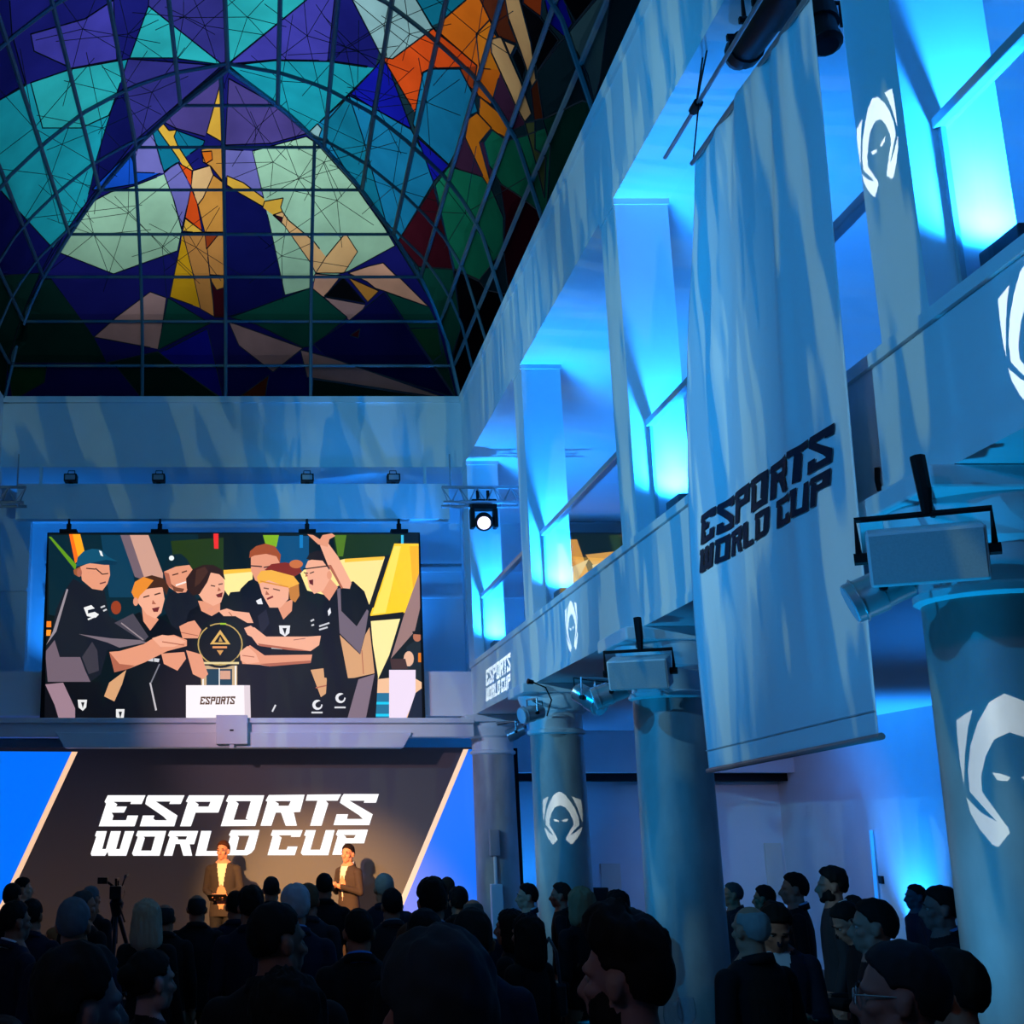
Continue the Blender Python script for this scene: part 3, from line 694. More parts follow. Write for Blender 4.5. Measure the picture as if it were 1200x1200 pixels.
UP = [
 ((10, 18, 20), [(57, 625.5), (490.5, 625), (495, 845), (52, 846)]),
 ((8, 36, 48), [(57, 627), (232, 626), (236, 700), (150, 740), (57, 720)]), ((14, 58, 84), [(118, 627), (150, 627), (160, 700), (128, 700)]),
 ((96, 150, 24), [(57, 629), (60, 629), (90, 662), (88, 668)]), ((255, 168, 24), [(81, 626), (94, 626), (100, 650), (88, 660)]), ((255, 110, 20), [(81, 626), (85, 626), (92, 655), (88, 660)]),
 ((206, 156, 138), [(150, 627), (174, 627), (191, 672), (191, 692), (163, 676)]), ((116, 96, 106), [(141, 627), (152, 627), (170, 680), (158, 676)]),
 ((34, 54, 16), [(200, 634), (262, 630), (262, 680), (205, 668)]), ((236, 44, 44), [(250, 625), (256, 625), (256, 643), (251, 643)]),
 ((255, 232, 150), [(262, 671), (296, 668), (296, 692), (272, 704), (262, 690)]), ((255, 190, 60), [(262, 668), (296, 666), (296, 670), (262, 673)]),
 ((14, 74, 120), [(318, 628), (362, 628), (362, 674), (318, 668)]), ((126, 176, 24), [(308, 627), (327, 627), (324, 641), (312, 641)]), ((26, 48, 12), [(390, 626), (472, 626), (458, 650), (395, 658)]), ((80, 120, 20), [(392, 627), (406, 627), (402, 652), (396, 652)]),
 ((20, 120, 190), [(351, 627), (355, 627), (355, 642), (351, 642)]),
 ((255, 228, 146), [(404, 655), (451, 653), (433, 708), (424, 722), (400, 702), (360, 692), (352, 672), (358, 666)]), ((255, 196, 60), [(404, 655), (451, 652), (449, 656), (404, 659)]),
 ((255, 206, 30), [(462, 637), (490.5, 637), (491, 672), (475, 718), (433, 722), (445, 690)]), ((255, 226, 90), [(462, 640), (470, 640), (452, 718), (436, 720), (446, 692)]), ((248, 180, 16), [(480, 640), (490.5, 640), (491, 672), (484, 690)]),
 ((255, 234, 160), [(433, 727), (469, 725), (456, 768), (443, 796), (437, 760)]), ((18, 14, 12), [(433, 722), (473, 717), (470, 725), (433, 728)]), ((24, 20, 18), [(451, 653), (456, 652), (438, 712), (433, 712)]),
 ((154, 120, 116), [(491, 672), (494, 705), (486, 740), (458, 772), (473, 722)]), ((60, 190, 230), [(470, 627), (473, 627), (473, 637), (470, 637)]),
 ((240, 190, 150), [(442, 796), (495, 790), (495, 845), (440, 845)]), ((34, 112, 150), [(441, 812), (456, 812), (456, 845), (438, 845)]), ((20, 200, 240), line(441, 824, 456, 824, 3)), ((20, 200, 240), line(440, 838, 456, 838, 3)),
 ((24, 34, 40), [(476, 758), (486, 751), (495, 753), (495, 800), (478, 790)]), ((180, 110, 80), circ(489, 746, 5, 6)), ((14, 10, 10), [(483, 740), (495, 738), (495, 744), (484, 743)]), ((220, 120, 30), [(490, 765), (495, 765), (495, 776), (490, 776)]), ((230, 180, 150), circ(479, 772, 6, 9)),
 ((236, 218, 240), [(456, 785), (487, 785), (487, 818), (474, 845), (456, 845)]), ((20, 30, 50), [(487, 812), (495, 806), (495, 845), (476, 845)]), ((66, 44, 44), [(457, 772), (475, 772), (478, 784), (459, 784)]),
 ((150, 60, 30), circ(136, 712, 6, 8)), ((255, 130, 30), [(52, 728), (60, 728), (60, 735), (52, 735)]), ((255, 150, 40), [(52, 738), (60, 738), (59, 745), (52, 745)]),
 # player with the black cap, at the back
 (K2, [(198, 694), (222, 690), (234, 706), (216, 734), (204, 740), (192, 712)]), (SK, [(192, 670), (206, 664), (222, 662), (226, 668), (223, 684), (218, 694), (208, 695), (198, 688)]), (SK3, [(192, 670), (198, 672), (202, 690), (196, 686)]),
 ((12, 34, 44), [(190, 669), (194, 657), (202, 650), (212, 649), (219, 655), (223, 662), (206, 663)]), ((230, 240, 240), circ(201, 654, 3)), ((250, 230, 220), line(206, 686, 218, 682, 2)), ((90, 50, 40), line(202, 674, 209, 672, 1.5)), ((90, 50, 40), line(213, 671, 219, 669, 1.5)), ((120, 70, 50), [(200, 684), (206, 688), (216, 690), (214, 694), (204, 693)]),
 # tall player with ginger hair
 (K1, [(278, 700), (282, 690), (291, 681), (300, 677), (330, 672), (345, 672), (356, 682), (360, 710), (350, 740), (298, 740), (284, 724)]),
 (SK, [(294, 652), (310, 646), (327, 650), (328, 664), (318, 674), (306, 684), (299, 680), (294, 668)]), ((160, 76, 38), [(292, 654), (293, 646), (300, 640), (311, 637), (322, 640), (329, 650), (328, 660), (324, 652), (312, 649), (298, 651)]), ((60, 40, 36), line(294, 663, 307, 664, 1.5)), ((60, 40, 36), line(309, 665, 320, 663, 1.5)), ((240, 240, 240), [(285, 708), (290, 707), (293, 718), (288, 718)]), ((230, 230, 235), [(300, 704), (306, 701), (308, 708), (302, 708)]),
 # centre player with dark hair
 (K1, [(222, 716), (232, 710), (246, 722), (258, 718), (270, 694), (292, 692), (302, 722), (302, 796), (292, 846), (212, 846), (208, 756)]),
 (SK, [(232, 704), (258, 706), (258, 716), (248, 722), (236, 716)]), (SK2, [(231, 694), (240, 676), (248, 668), (260, 670), (263, 682), (263, 694), (259, 706), (250, 710), (238, 704)]),
 ((46, 24, 20), [(218, 678), (226, 667), (238, 662), (250, 662), (261, 668), (264, 680), (257, 673), (247, 671), (243, 682), (234, 696), (226, 698), (219, 690)]), ((70, 40, 30), [(230, 668), (240, 664), (244, 670), (234, 684), (228, 688)]), ((110, 34, 34), [(253, 697), (261, 694), (260, 700), (255, 700)]), ((96, 60, 48), line(247, 686, 252, 687, 1.4)), ((96, 60, 48), line(256, 685, 261, 684, 1.4)), (SK3, [(256, 688), (259, 692), (255, 693)]),
 # player with bleached fringe
 (K1, [(150, 724), (164, 717), (176, 738), (188, 724), (208, 738), (214, 752), (212, 800), (218, 846), (116, 846), (128, 806), (148, 782), (152, 760)]),
 (SK, [(166, 710), (182, 722), (186, 726), (176, 739), (168, 728)]), (SK2, [(158, 702), (166, 692), (190, 686), (193, 702), (189, 718), (182, 725), (172, 720), (163, 708)]), ((70, 40, 24), [(156, 690), (163, 678), (178, 674), (192, 678), (198, 688), (195, 698), (190, 688), (172, 690)]), ((232, 138, 44), [(154, 694), (158, 682), (168, 676), (180, 680), (172, 690), (164, 698), (160, 706)]), ((110, 40, 40), [(178, 713), (187, 711), (185, 717), (180, 717)]), ((80, 50, 40), line(168, 700, 175, 698, 1.6)), ((80, 50, 40), line(181, 697, 188, 695, 1.6)), (SK3, [(179, 703), (183, 708), (178, 708)]), (SK, circ(159, 705, 3, 5)),
 ((205, 205, 210), [(160, 769), (187, 772), (186, 776), (160, 773)]), (K1, line(166, 769, 166, 776, 1)), (K1, line(173, 769, 173, 777, 1)), (K1, line(180, 770, 180, 777, 1)), (TN, [(128, 800), (148, 785), (143, 802), (134, 822), (122, 816)]), ((190, 185, 190), [(175, 800), (177, 800), (184, 832), (182, 833)]), ((120, 120, 130), line(187, 778, 177, 800, 1.6)),
 ((228, 228, 228), [(136, 831), (146, 831), (145, 841), (141, 845), (136, 840)]), (K1, [(139, 834), (143, 834), (141, 842)]),
 # player with teal cap and grey jacket
 (K2, [(86, 678), (100, 686), (122, 690), (128, 722), (172, 748), (168, 757), (126, 762), (118, 790), (106, 799), (56, 799), (53, 786), (53, 762), (60, 746), (66, 714), (76, 692)]), (GY, [(53, 764), (64, 750), (70, 770), (94, 770), (100, 786), (106, 799), (56, 799)]), ((150, 140, 148), [(78, 690), (80, 691), (66, 740), (54, 756), (62, 740)]),
 ((120, 106, 116), [(92, 743), (130, 748), (164, 750), (172, 753), (140, 759), (126, 753)]), ((74, 68, 80), [(134, 730), (156, 719), (174, 746), (168, 752)]), ((150, 135, 140), line(142, 730, 168, 750, 1.5)), ((60, 56, 66), [(96, 770), (108, 752), (114, 762), (116, 786), (104, 790)]),
 (K1, [(53, 800), (118, 799), (122, 846), (52, 846)]), ((156, 126, 140), [(53, 802), (74, 800), (88, 830), (88, 846), (70, 846), (64, 826)]), ((228, 228, 228), [(91, 820), (102, 820), (101, 829), (97, 833), (92, 829)]), (K1, [(95, 823), (99, 823), (97, 830)]),
 (SK, [(94, 664), (104, 660), (128, 662), (129, 674), (126, 684), (120, 692), (108, 690), (96, 680)]), ((150, 86, 50), [(86, 668), (94, 664), (96, 672), (92, 676), (87, 673)]), (SK3, circ(93, 671, 3, 5)), ((16, 78, 108), [(89, 664), (91, 653), (98, 646), (108, 643), (118, 644), (126, 652), (138, 658), (136, 662), (122, 661), (106, 660)]), ((10, 50, 76), [(106, 660), (124, 656), (138, 658), (136, 662), (122, 662)]), ((235, 240, 240), [(116, 645), (119, 646), (121, 652), (118, 651)]),
 ((40, 26, 26), line(101, 666, 112, 667, 1.3)), ((40, 26, 26), line(112, 666, 120, 673, 1.3)), ((40, 26, 26), line(120, 673, 127, 672, 1.2)), ((110, 60, 60), line(117, 684, 124, 682, 1.6)),
 ((235, 235, 235), [(98, 712), (107, 709), (111, 713), (103, 715), (103, 719), (111, 717), (116, 720), (112, 724), (102, 722)]), ((235, 235, 235), line(103, 726, 112, 722, 2)), ((200, 200, 205), line(118, 712, 123, 710, 2)), ((200, 200, 205), line(121, 716, 125, 714, 2)),
 (SK, [(128, 764), (140, 763), (168, 755), (176, 750), (186, 746), (204, 744), (219, 750), (219, 757), (196, 763), (170, 776), (150, 784), (134, 788)]), (SK3, [(128, 764), (134, 788), (150, 784), (158, 780), (140, 778)]), (SK2, [(178, 748), (190, 744), (206, 746), (218, 752), (204, 758), (188, 758)]), (SK3, line(190, 752, 216, 756, 1.2)),
 (SK, [(189, 766), (216, 764), (218, 772), (208, 786), (192, 778)]),
 # headband player
 ((130, 40, 26), [(310, 668), (318, 661), (334, 659), (350, 662), (354, 670), (343, 677)]), ((200, 110, 60), circ(347, 661, 8, 5)),
 (K1, [(302, 722), (314, 712), (327, 714), (332, 725), (343, 704), (362, 704), (372, 710), (376, 748), (364, 768), (364, 788), (384, 822), (382, 846), (292, 846), (294, 800), (302, 755)]), ((34, 34, 46), [(302, 722), (312, 714), (316, 730), (306, 744)]),
 (SK, [(325, 710), (343, 702), (342, 716), (332, 726)]), (SK2, [(303, 682), (314, 679), (339, 687), (338, 702), (329, 712), (316, 712), (307, 696)]), ((196, 124, 54), [(338, 687), (350, 684), (351, 698), (346, 706), (340, 702)]), ((242, 176, 66), [(301, 676), (306, 669), (318, 668), (344, 675), (351, 684), (339, 689), (315, 680), (303, 684)]), ((220, 140, 40), line(305, 681, 338, 688, 1.5)), ((130, 44, 44), line(313, 702, 320, 699, 2.2)), ((110, 70, 56), line(309, 689, 315, 690, 1.4)), ((110, 70, 56), line(320, 690, 328, 692, 1.4)), (SK3, [(312, 692), (316, 697), (311, 697)]),
 ((228, 228, 232), [(327, 733), (340, 733), (339, 742), (334, 746), (328, 742)]), (K1, [(331, 736), (336, 736), (334, 744)]), ((200, 200, 206), line(364, 728, 368, 726, 2)), ((200, 200, 206), line(365, 733, 368, 732, 2)), ((200, 200, 200), [(318, 757), (332, 758), (331, 761), (318, 760)]),
 (SK2, [(288, 737), (298, 735), (312, 746), (360, 746), (376, 745), (374, 756), (364, 763), (302, 756)]), (SK3, [(302, 754), (340, 759), (364, 763), (340, 762), (304, 757)]), ((150, 90, 80), line(344, 750, 358, 748, .8)), (SK, [(281, 764), (293, 756), (310, 768), (366, 767), (364, 777), (316, 781), (304, 779), (284, 778)]), (SK3, [(304, 778), (320, 777), (364, 774), (364, 777), (316, 781)]),
 (TN, [(364, 785), (380, 783), (386, 810), (376, 817)]), (SK3, line(370, 806, 384, 803, 1.5)),
 # player with raised arm
 (K1, [(374, 712), (385, 702), (395, 687), (414, 681), (427, 693), (433, 710), (437, 756), (443, 793), (406, 797), (380, 794), (376, 743)]), ((112, 98, 112), [(395, 690), (399, 689), (400, 716), (418, 734), (430, 714), (432, 716), (428, 742), (422, 766), (398, 742)]), (TN, [(398, 744), (422, 767), (428, 744), (433, 735), (439, 789), (408, 796)]), (SK3, line(424, 762, 426, 790, 1)),
 (K1, [(383, 796), (443, 793), (440, 846), (380, 846)]), ((126, 108, 122), [(420, 796), (439, 790), (428, 846), (406, 846)]),
 (SK, [(376, 693), (387, 678), (396, 688), (386, 704)]), (SK2, [(358, 664), (361, 657), (377, 653), (386, 662), (388, 676), (379, 692), (368, 696), (362, 688)]), (SK, circ(386, 674, 3, 5)), ((32, 22, 22), [(359, 655), (363, 648), (372, 645), (383, 648), (387, 660), (386, 668), (378, 657), (366, 656)]), ((30, 22, 22), line(355, 667, 385, 663, 1.4)), ((30, 22, 22), line(356, 671, 361, 672, 1.2)), ((30, 22, 22), line(363, 672, 368, 670, 1.2)), ((96, 26, 30), [(362, 680), (367, 679), (367, 686), (363, 684)]), (SK3, [(358, 671), (361, 675), (358, 676)]),
 (SK2, [(375, 639), (385, 637), (396, 652), (412, 683), (410, 690), (400, 689), (385, 664)]), (SK3, [(384, 662), (388, 662), (402, 689), (400, 690)]), (SK, [(360, 626), (367, 627), (375, 632), (378, 627), (389, 625), (393, 628), (386, 632), (384, 641), (373, 638)]),
 ((230, 230, 236), [(384, 716), (387, 712), (388, 718), (385, 722)]), ((200, 200, 206), line(374, 734, 386, 730, 2)), ((200, 200, 206), line(374, 738, 384, 735, 2)),
 ((226, 226, 230), circ(372, 826, 6)), (K1, circ(373, 826, 3.4)), (K1, [(373, 822), (380, 820), (380, 826), (373, 825)]), ((210, 210, 214), line(365, 835, 378, 835, 2)), ((226, 226, 230), circ(399, 818, 6)), (K1, circ(400, 818, 3.4)), (K1, [(400, 814), (407, 812), (407, 818), (400, 817)]), ((210, 210, 214), line(392, 829, 405, 829, 2)), ((210, 210, 214), line(323, 826, 319, 834, 2)),
 # trophy, hands, plinth
 ((200, 170, 130), [(235, 780), (278, 780), (278, 804), (236, 804)]), ((20, 60, 80), [(242, 784), (272, 784), (272, 803), (242, 803)]), ((214, 160, 134), [(258, 786), (270, 786), (270, 796), (258, 796)]), ((250, 246, 240), line(238, 780, 238, 804, 1.5)), ((250, 246, 240), line(276, 780, 276, 804, 1.5)), ((250, 246, 240), line(257, 780, 257, 804, 1)),
 ((10, 18, 18), circ(258, 754, 31, 29, 28)), ((190, 160, 90), circ(258, 755, 26.5, 25, 28)), ((6, 14, 14), circ(258, 755, 25, 23.6, 28)), ((6, 14, 14), line(240, 730, 246, 736, 4)), ((6, 14, 14), line(276, 772, 280, 776, 5)), ((160, 200, 40), line(258, 731, 265, 731, 2)), ((226, 205, 150), line(238, 777, 280, 777, 2.5)),
 ((222, 176, 92), [(258, 738), (270, 755), (246, 755)]), ((8, 14, 12), [(258, 743), (265, 753), (251, 753)]), ((190, 150, 80), [(258, 746), (261, 752), (256, 752)]), ((230, 150, 90), line(249, 758.5, 266, 758.5, 2.4)), ((210, 150, 80), [(254, 762), (262, 762), (258, 768)]),
 (SK, [(210, 734), (220, 729), (228, 727), (236, 738), (232, 748), (214, 748)]), (SK3, line(212, 741, 232, 745, 1)), (SK, [(218, 762), (226, 764), (236, 767), (240, 780), (244, 790), (238, 796), (226, 790)]), (SK2, [(256, 716), (266, 713), (274, 716), (292, 718), (297, 730), (290, 730), (276, 722), (262, 722)]), (SK3, line(268, 717, 272, 722, 1)), (SK2, [(286, 736), (294, 733), (302, 740), (298, 748), (290, 744)]), (SK2, [(281, 764), (290, 757), (300, 766), (304, 776), (290, 778), (282, 774)]), (SK3, line(284, 768, 298, 770, 1)),
 ((246, 238, 242), [(218, 803), (293, 803), (294, 846), (218, 846)]), ((220, 205, 212), [(286, 803), (293, 803), (294, 846), (287, 846)]),
]
tt = [[(233 + a * 43 * 1.0, 816 + b * 9.5 / .52) for a, b in p] for p in text_pieces(TXT[:7])]
UP += [((86, 56, 34), p) for p in tt]
pp = partition([p for _, p in UP], .003)
frame = [(57, 625.5), (490.5, 625), (495, 845), (52, 846)]
pieces, cols = [], []
for i, (c, p) in enumerate(UP):
    for q in pp[i]:
        for e in range(4):
            q = halfclip(q, frame[e], frame[(e + 1) % 4], 1)
            if len(q) < 3: break
        if len(q) >= 3: pieces.append(q); cols.append(lin(c))
under(flat_mesh(pieces, lambda u, v: atY(u, v, YU), 'screen_picture', led_mat('led_screen_surface', 1.1), None, cols=cols), us)
# emissive panel with orange shapes at the end of the right gallery
gs = empty('gallery_panel', (4.9, 20.4, 4.3), label='glowing panel with orange shapes at the end of the right gallery', cat='LED screen')
YG = 20.4
GS = [((10, 24, 30), [(655, 612), (735, 612), (735, 705), (655, 705)]), ((255, 170, 70), [(655, 632), (676, 632), (690, 672), (672, 690), (655, 700)]), ((255, 214, 150), [(662, 668), (690, 655), (672, 690), (660, 700)]), ((255, 178, 84), [(686, 650), (722, 646), (735, 652), (735, 705), (694, 705), (700, 668)]), ((255, 220, 160), [(694, 662), (722, 656), (716, 690), (698, 690)])]
pp = partition([p for _, p in GS], .01); pieces, cols = [], []
for i, (c, p) in enumerate(GS): pieces += pp[i]; cols += [lin(c)] * len(pp[i])
under(flat_mesh(pieces, lambda u, v: atY(u, v, YG), 'screen_picture', led_mat('gallery_panel_surface', 1.0), None, cols=cols), gs)
a, b = atY(655, 612, YG), atY(735, 705, YG)
under(MB().box((a.x - .02, YG + .01, b.z - .02), (b.x + .02, YG + .1, a.z + .02)).box((a.x + .1, YG + .02, 3.85), (b.x - .1, YG + .08, b.z)).build('screen_housing', blackp), gs)
# ------------------------------------------------------------------ gobo projectors on the left gallery parapet
gobom = mat('gobo_plate_black', (.004, .004, .004), .9)
def gobo(L, cen, right, up, w, h, holes, power, label, color=(.90, 1.0, .98), convex=False):
    """projector with a real cut-out plate: the holes throw the mark onto the wall"""
    L = Vector(L); cen = Vector(cen); right = Vector(right).normalized(); up = Vector(up).normalized()
    dist = (cen - L).length; k = .32 / dist
    nrm = right.cross(up).normalized()
    holes = [p for p in holes]
    allp = [q for p in holes for q in p]
    R = 1.25 * math.hypot(max(abs(q[0]) for q in allp) * w, max(abs(q[1]) for q in allp) * h)
    t = empty('gobo_projector', L, label=label, cat='projector', group='gobo projectors along the left gallery parapet')
    sq = [(-1.6, -1.6), (1.6, -1.6), (1.6, 1.6), (-1.6, 1.6)]
    pc = [_ccw([(x * R * 1e3, y * R * 1e3) for x, y in sq])]          # millimetres
    for p in holes:
        for tr in (tris if not convex else lambda q: [_ccw(t) for t in fan(q)])([(x * w * 1e3, y * h * 1e3) for x, y in p]): pc = subtract(pc, tr, 1e-4)
    mb = MB()
    for p in [t for p_ in pc for t in fan(p_)]: mb.add([(cen + right * (x * 1e-3) - up * (y * 1e-3) - L) * k for x, y in p], (tuple(range(len(p))),))
    mb.build('gobo_plate', gobom, t)
    ax = (cen - L).normalized(); q = ax.to_track_quat('Z', 'Y').to_matrix().to_4x4()
    rr = max(.06, 1.6 * 1.5 * R * k)
    tb = MB(); N = 16
    for rad, z in ((rr, -.16), (rr, .38)):
        for i in range(N): tb.v.append(tuple(q @ Vector((rad * math.cos(2 * math.pi * i / N), rad * math.sin(2 * math.pi * i / N), z))))
    for i in range(N): tb.f.append((i, (i + 1) % N, N + (i + 1) % N, N + i)); tb.m.append(0)
    tb.f.append(tuple(range(N - 1, -1, -1))); tb.m.append(0)
    tb.build('barrel', black, t)
    xw = XL - L.x
    MB().tube([(0, 0, -rr), (0, 0, -rr - .05), (xw + .01, 0, 3.98 - L.z)], .015, 8).box((xw, -.05, 3.9 - L.z), (xw + .012, .05, 4.06 - L.z)).build('wall_bracket', black, t)
    l = add_light('gobo_lamp', 'SPOT', (0, 0, 0), None, power, color, 0.0, math.degrees(2 * math.atan(R * 1.25 / dist)), .0)
    l.rotation_euler = ax.to_track_quat('-Z', 'Y').to_euler(); l.parent = t
    return t
PXL = -3.46; EM = emblem_polys()
def coltarget(i, u, v):
    y, x = COLY[i]; d = Vector((-x, -y, 0)).normalized(); p = atY(u, v, y - .26); return p, Vector((-d.y, d.x, 0)) * 1
def mark_col(i, u, v, wpx, hpx, L, power, label):
    y, x = COLY[i]; d = Vector((-x, -y, 0)).normalized(); p = Vector((x, y, 0)) + d * .285
    f = p.y * cth; cen = atY(u, v, p.y); depth = cen.y * cth + (cen.z - CAMH) * sth
    gobo(L, cen, (-d.y, d.x, 0), (0, 0, 1), wpx / F * depth, hpx / F * depth, EM, power, label)
KP = 42.0
def pw(L, c): return KP * (Vector(c) - Vector(L)).length_squared
mark_col(2, 656.5, 958, 44, 60, (PXL, 2.0, 4.55), KP * 190, 'black projector throwing the hooded emblem onto the second column from the stage')
mark_col(0, 1188, 900, 130, 176, (PXL, .3, 4.55), KP * 72, 'black projector throwing the hooded emblem onto the column beside the banner')
def mark_wall(u, v, w, h, L, power, label, holes=EM, cen=None):
    c = cen or atX(u, v, XR - .012)
    gobo(L, c, (0, -1, 0), (0, 0, 1), w, h, holes, power, label)
mark_wall(1026, 167, .37, .46, (PXL, 4.2, 4.6), KP * 48, 'black projector throwing the hooded emblem onto the upper pier')
mark_wall(668.5, 733, .46, .47, (PXL, 8.9, 4.6), KP * 52, 'black projector throwing the hooded emblem onto the middle of the parapet')
cr = atX(1180, 392, XR); mark_wall(0, 0, .46, .55, (PXL, 3.2, 4.6), KP * 48, 'black projector throwing the hooded emblem onto the parapet above the loudspeaker', cen=Vector((XR - .012, cr.y - .2, 3.84)))
a, b = atX(569.5, 820, XR), atX(598.5, 768, XR)
hs = [[(x - .5, (y - .5)) for x, y in o] for o in [[((p[0] - 42) / 2251, (p[1] - 70) / 482) for p in q[0]] for q in TXT]]
def mark_text(L, power):
    """lettering with counters: outline holes cut, counters put back"""
    c = Vector((XR - .012, (a.y + b.y) / 2, (atX(570, 783.5, XR).z + atX(569, 822, XR).z + atX(597.5, 766.5, XR).z + atX(599, 805, XR).z) / 4))
    w = a.y - b.y; h = (atX(570, 783.5, XR).z - atX(569, 822, XR).z)
    hp = [[(x - .5, y - .5) for x, y in p] for p in text_pieces()]
    gobo(L, c, (0, -1, 0), (0, 0, 1), w, h, hp, power, 'black projector throwing the two lines of lettering onto the far parapet', convex=True)
mark_text((PXL, 12.3, 4.6), KP * 60)
# ------------------------------------------------------------------ columns
NM = ['beside the white banner', 'half hidden by the white banner', 'with the hooded emblem facing the hall', 'at the corner next to the LED wall']
def shaft_r(z): return .295 - .02 * (z / 3.0)
for i, (y, x) in enumerate(COLY):
    t = empty('round_column', (x, y, 0), label='thick round marbled column ' + NM[i], cat='column')
    MB().lathe([(.30, .0), (.30, .01)] + [(shaft_r(z), z) for z in np.linspace(.28, 3.0, 10)], 48).build('shaft', stone, t, auto=40)
    MB().lathe([(.40, 0), (.40, .10), (.37, .13), (.39, .17), (.36, .22), (.32, .25), (.31, .29)], 40).build('base', stone, t, auto=30)
    MB().lathe([(.277, 2.985), (.305, 3.0), (.305, 3.03), (.277, 3.045)], 40).build('necking_ring', trimm, t, auto=30)
    MB().lathe([(.276, 3.03), (.276, 3.16), (.285, 3.20), (.32, 3.23), (.33, 3.26), (.37, 3.32), (.385, 3.37), (.385, 3.40)], 40).build('capital', trimm, t, auto=30)
    MB().box((-.42, -.42, 3.40), (.42, .42, ZB)).build('abacus', trimm, t, bevel=.012)
# ------------------------------------------------------------------ handrails and glass balustrades between the piers
XH = 3.02
PN = ['nearest the banner lamp', 'between the emblem pier and the banner', 'between the two middle piers', 'beside the far corner pier']
rail_m = mat('rail_painted_steel', (.45, .46, .47), .35, .4)
for i in range(1, 5):
    y0, y1 = PIERS[i][1], PIERS[i + 1][0]
    t = empty('balustrade', (XH, y0, ZP), label='glass balustrade with flat steel handrail ' + ('right of the emblem pier', 'behind the white banner', 'between the two middle piers', 'next to the far corner pier')[i - 1], cat='balustrade')
    L = y1 - y0
    MB().box((-.035, 0, .86), (.035, L, .915)).build('handrail', rail_m, t, bevel=.008)
    MB().box((-.006, .012, 0), (.006, L - .012, .86)).build('glass_panel', clear_glass('balustrade_glass'), t)
    for yy in (0.02, L - .02): MB().box((-.012, yy - .012, 0), (.012, yy + .012, .86)).build('edge_post', rail_m, t)
# ------------------------------------------------------------------ blue uplights at the pier feet
upm = mat('uplight_case', (.03, .03, .035), .5); upl = mat('uplight_lens', (.1, .3, .6), .2, emis=(.02, .4, 1), estr=6)
UPN = ('below the emblem pier', 'behind the banner edge', 'at the third pier', 'at the far corner pier')
for i, (pi, lab) in enumerate(((1, 'at the foot of the pier furthest from the stage'), (2, 'at the foot of the emblem pier'), (3, 'at the foot of the pier left of the banner'), (4, 'at the foot of the second pier from the stage'), (5, 'at the foot of the corner pier'))):
    yb = PIERS[pi][0]
    t = empty('pier_uplight', (3.185, yb - .2, ZP), label='boxy blue LED uplight ' + lab, cat='uplight', group='uplights behind the parapet')
    MB().box((-.105, -.15, 0), (.105, .15, .24)).build('case', upm, t, bevel=.01)
    MB().box((-.08, -.11, .24), (.08, .11, .246)).build('lens', upl, t)
    l = add_light('uplight_lamp', 'SPOT', (0, .0, .27), None, 560, BLUE, .05, 140, .9)
    l.rotation_euler = Vector((0, .30, 1)).to_track_quat('-Z', 'Y').to_euler(); l.parent = t
    c = add_light('uplight_core', 'SPOT', (0, .04, .27), None, 420, BLUE, .04, 46, 1.0)
    c.rotation_euler = Vector((0, .22, 1)).to_track_quat('-Z', 'Y').to_euler(); c.parent = t
# floor uplights added out of sight to turn the gallery walls blue
for i, (x, y, w_) in enumerate(((6.4, 3.2, 110), (6.4, 9.0, 110), (5.6, 15.0, 80), (5.0, 19.6, 100), (1.9, 20.3, 240), (-3.3, 20.3, 220))):
    t = empty('gallery_fill', (x, y, ZB + .35), label='small blue floor uplight added out of sight in the upper gallery ' + ('behind the emblem pier', 'behind the white banner', 'between the two middle piers', 'below the gallery panel', 'behind the right end of the big screen', 'behind the left end of the big screen')[i], cat='uplight')
    MB().lathe([(.09, 0), (.09, .05), (.11, .06), (.11, .2), (.10, .21)], 16).build('case', upm, t)
    MB().lathe([(.085, .211), (.085, .215)], 16).build('lens', upl, t)
    l = add_light('uplight_lamp', 'SPOT', (0, 0, .24), None, w_, BLUE, .06, 110, .8); l.rotation_euler = (math.pi, 0, 0); l.parent = t
# aisle uplights, plus one added out of view to brighten the ceiling
for (u, v, w_, lab) in ((1062, 1083, 1200, 'near the standing guests'), (1395, 1200, 260, 'added out of view level with the column beside the banner'), (612, 1040, 200, 'behind the corner column')):
    p = Vector((6.4, 9.2, 0)) if u > 1200 else atX(u, v, 8.1) if u > 900 else Vector((4.2, 20.4, 0))
    t = empty('aisle_uplight', (p.x, p.y, 0), label='blue floor uplight washing the aisle wall ' + lab, cat='uplight')
    MB().lathe([(.11, 0), (.11, .05), (.13, .06), (.13, .26), (.12, .27)], 16).build('case', upm, t)
    MB().lathe([(.10, .271), (.10, .275)], 16).build('lens', upl, t)
    l = add_light('uplight_lamp', 'SPOT', (0, 0, .3), None, w_, BLUE, .06, 92, .9); l.rotation_euler = (math.pi, math.radians(-8) if u > 900 else 0, 0); l.parent = t
t = empty('aisle_fill_spot', (4.75, 15.6, ZB), label='small white ceiling spot added out of sight in the aisle to light the far wall', cat='spotlight')  # spot added out of sight to light the far aisle wall
MB().tube([(0, 0, 0), (0, 0, -.04)], .05, 14).build('rose', whitep, t); a = Vector((.60, .75, -.40)).normalized()
MB().tube([Vector((0, 0, -.03)), Vector((0, 0, -.09))], .01, 8).build('stem', whitep, t); MB().tube([Vector((0, 0, -.12)) - a * .06, Vector((0, 0, -.12)) + a * .07], .045, 14).build('head', whitep, t)
l = add_light('spot_lamp', 'SPOT', Vector((0, 0, -.12)) + a * .09, None, 80, (.80, .62, .78), .04, 70, .9); l.rotation_euler = a.to_track_quat('-Z', 'Y').to_euler(); l.parent = t
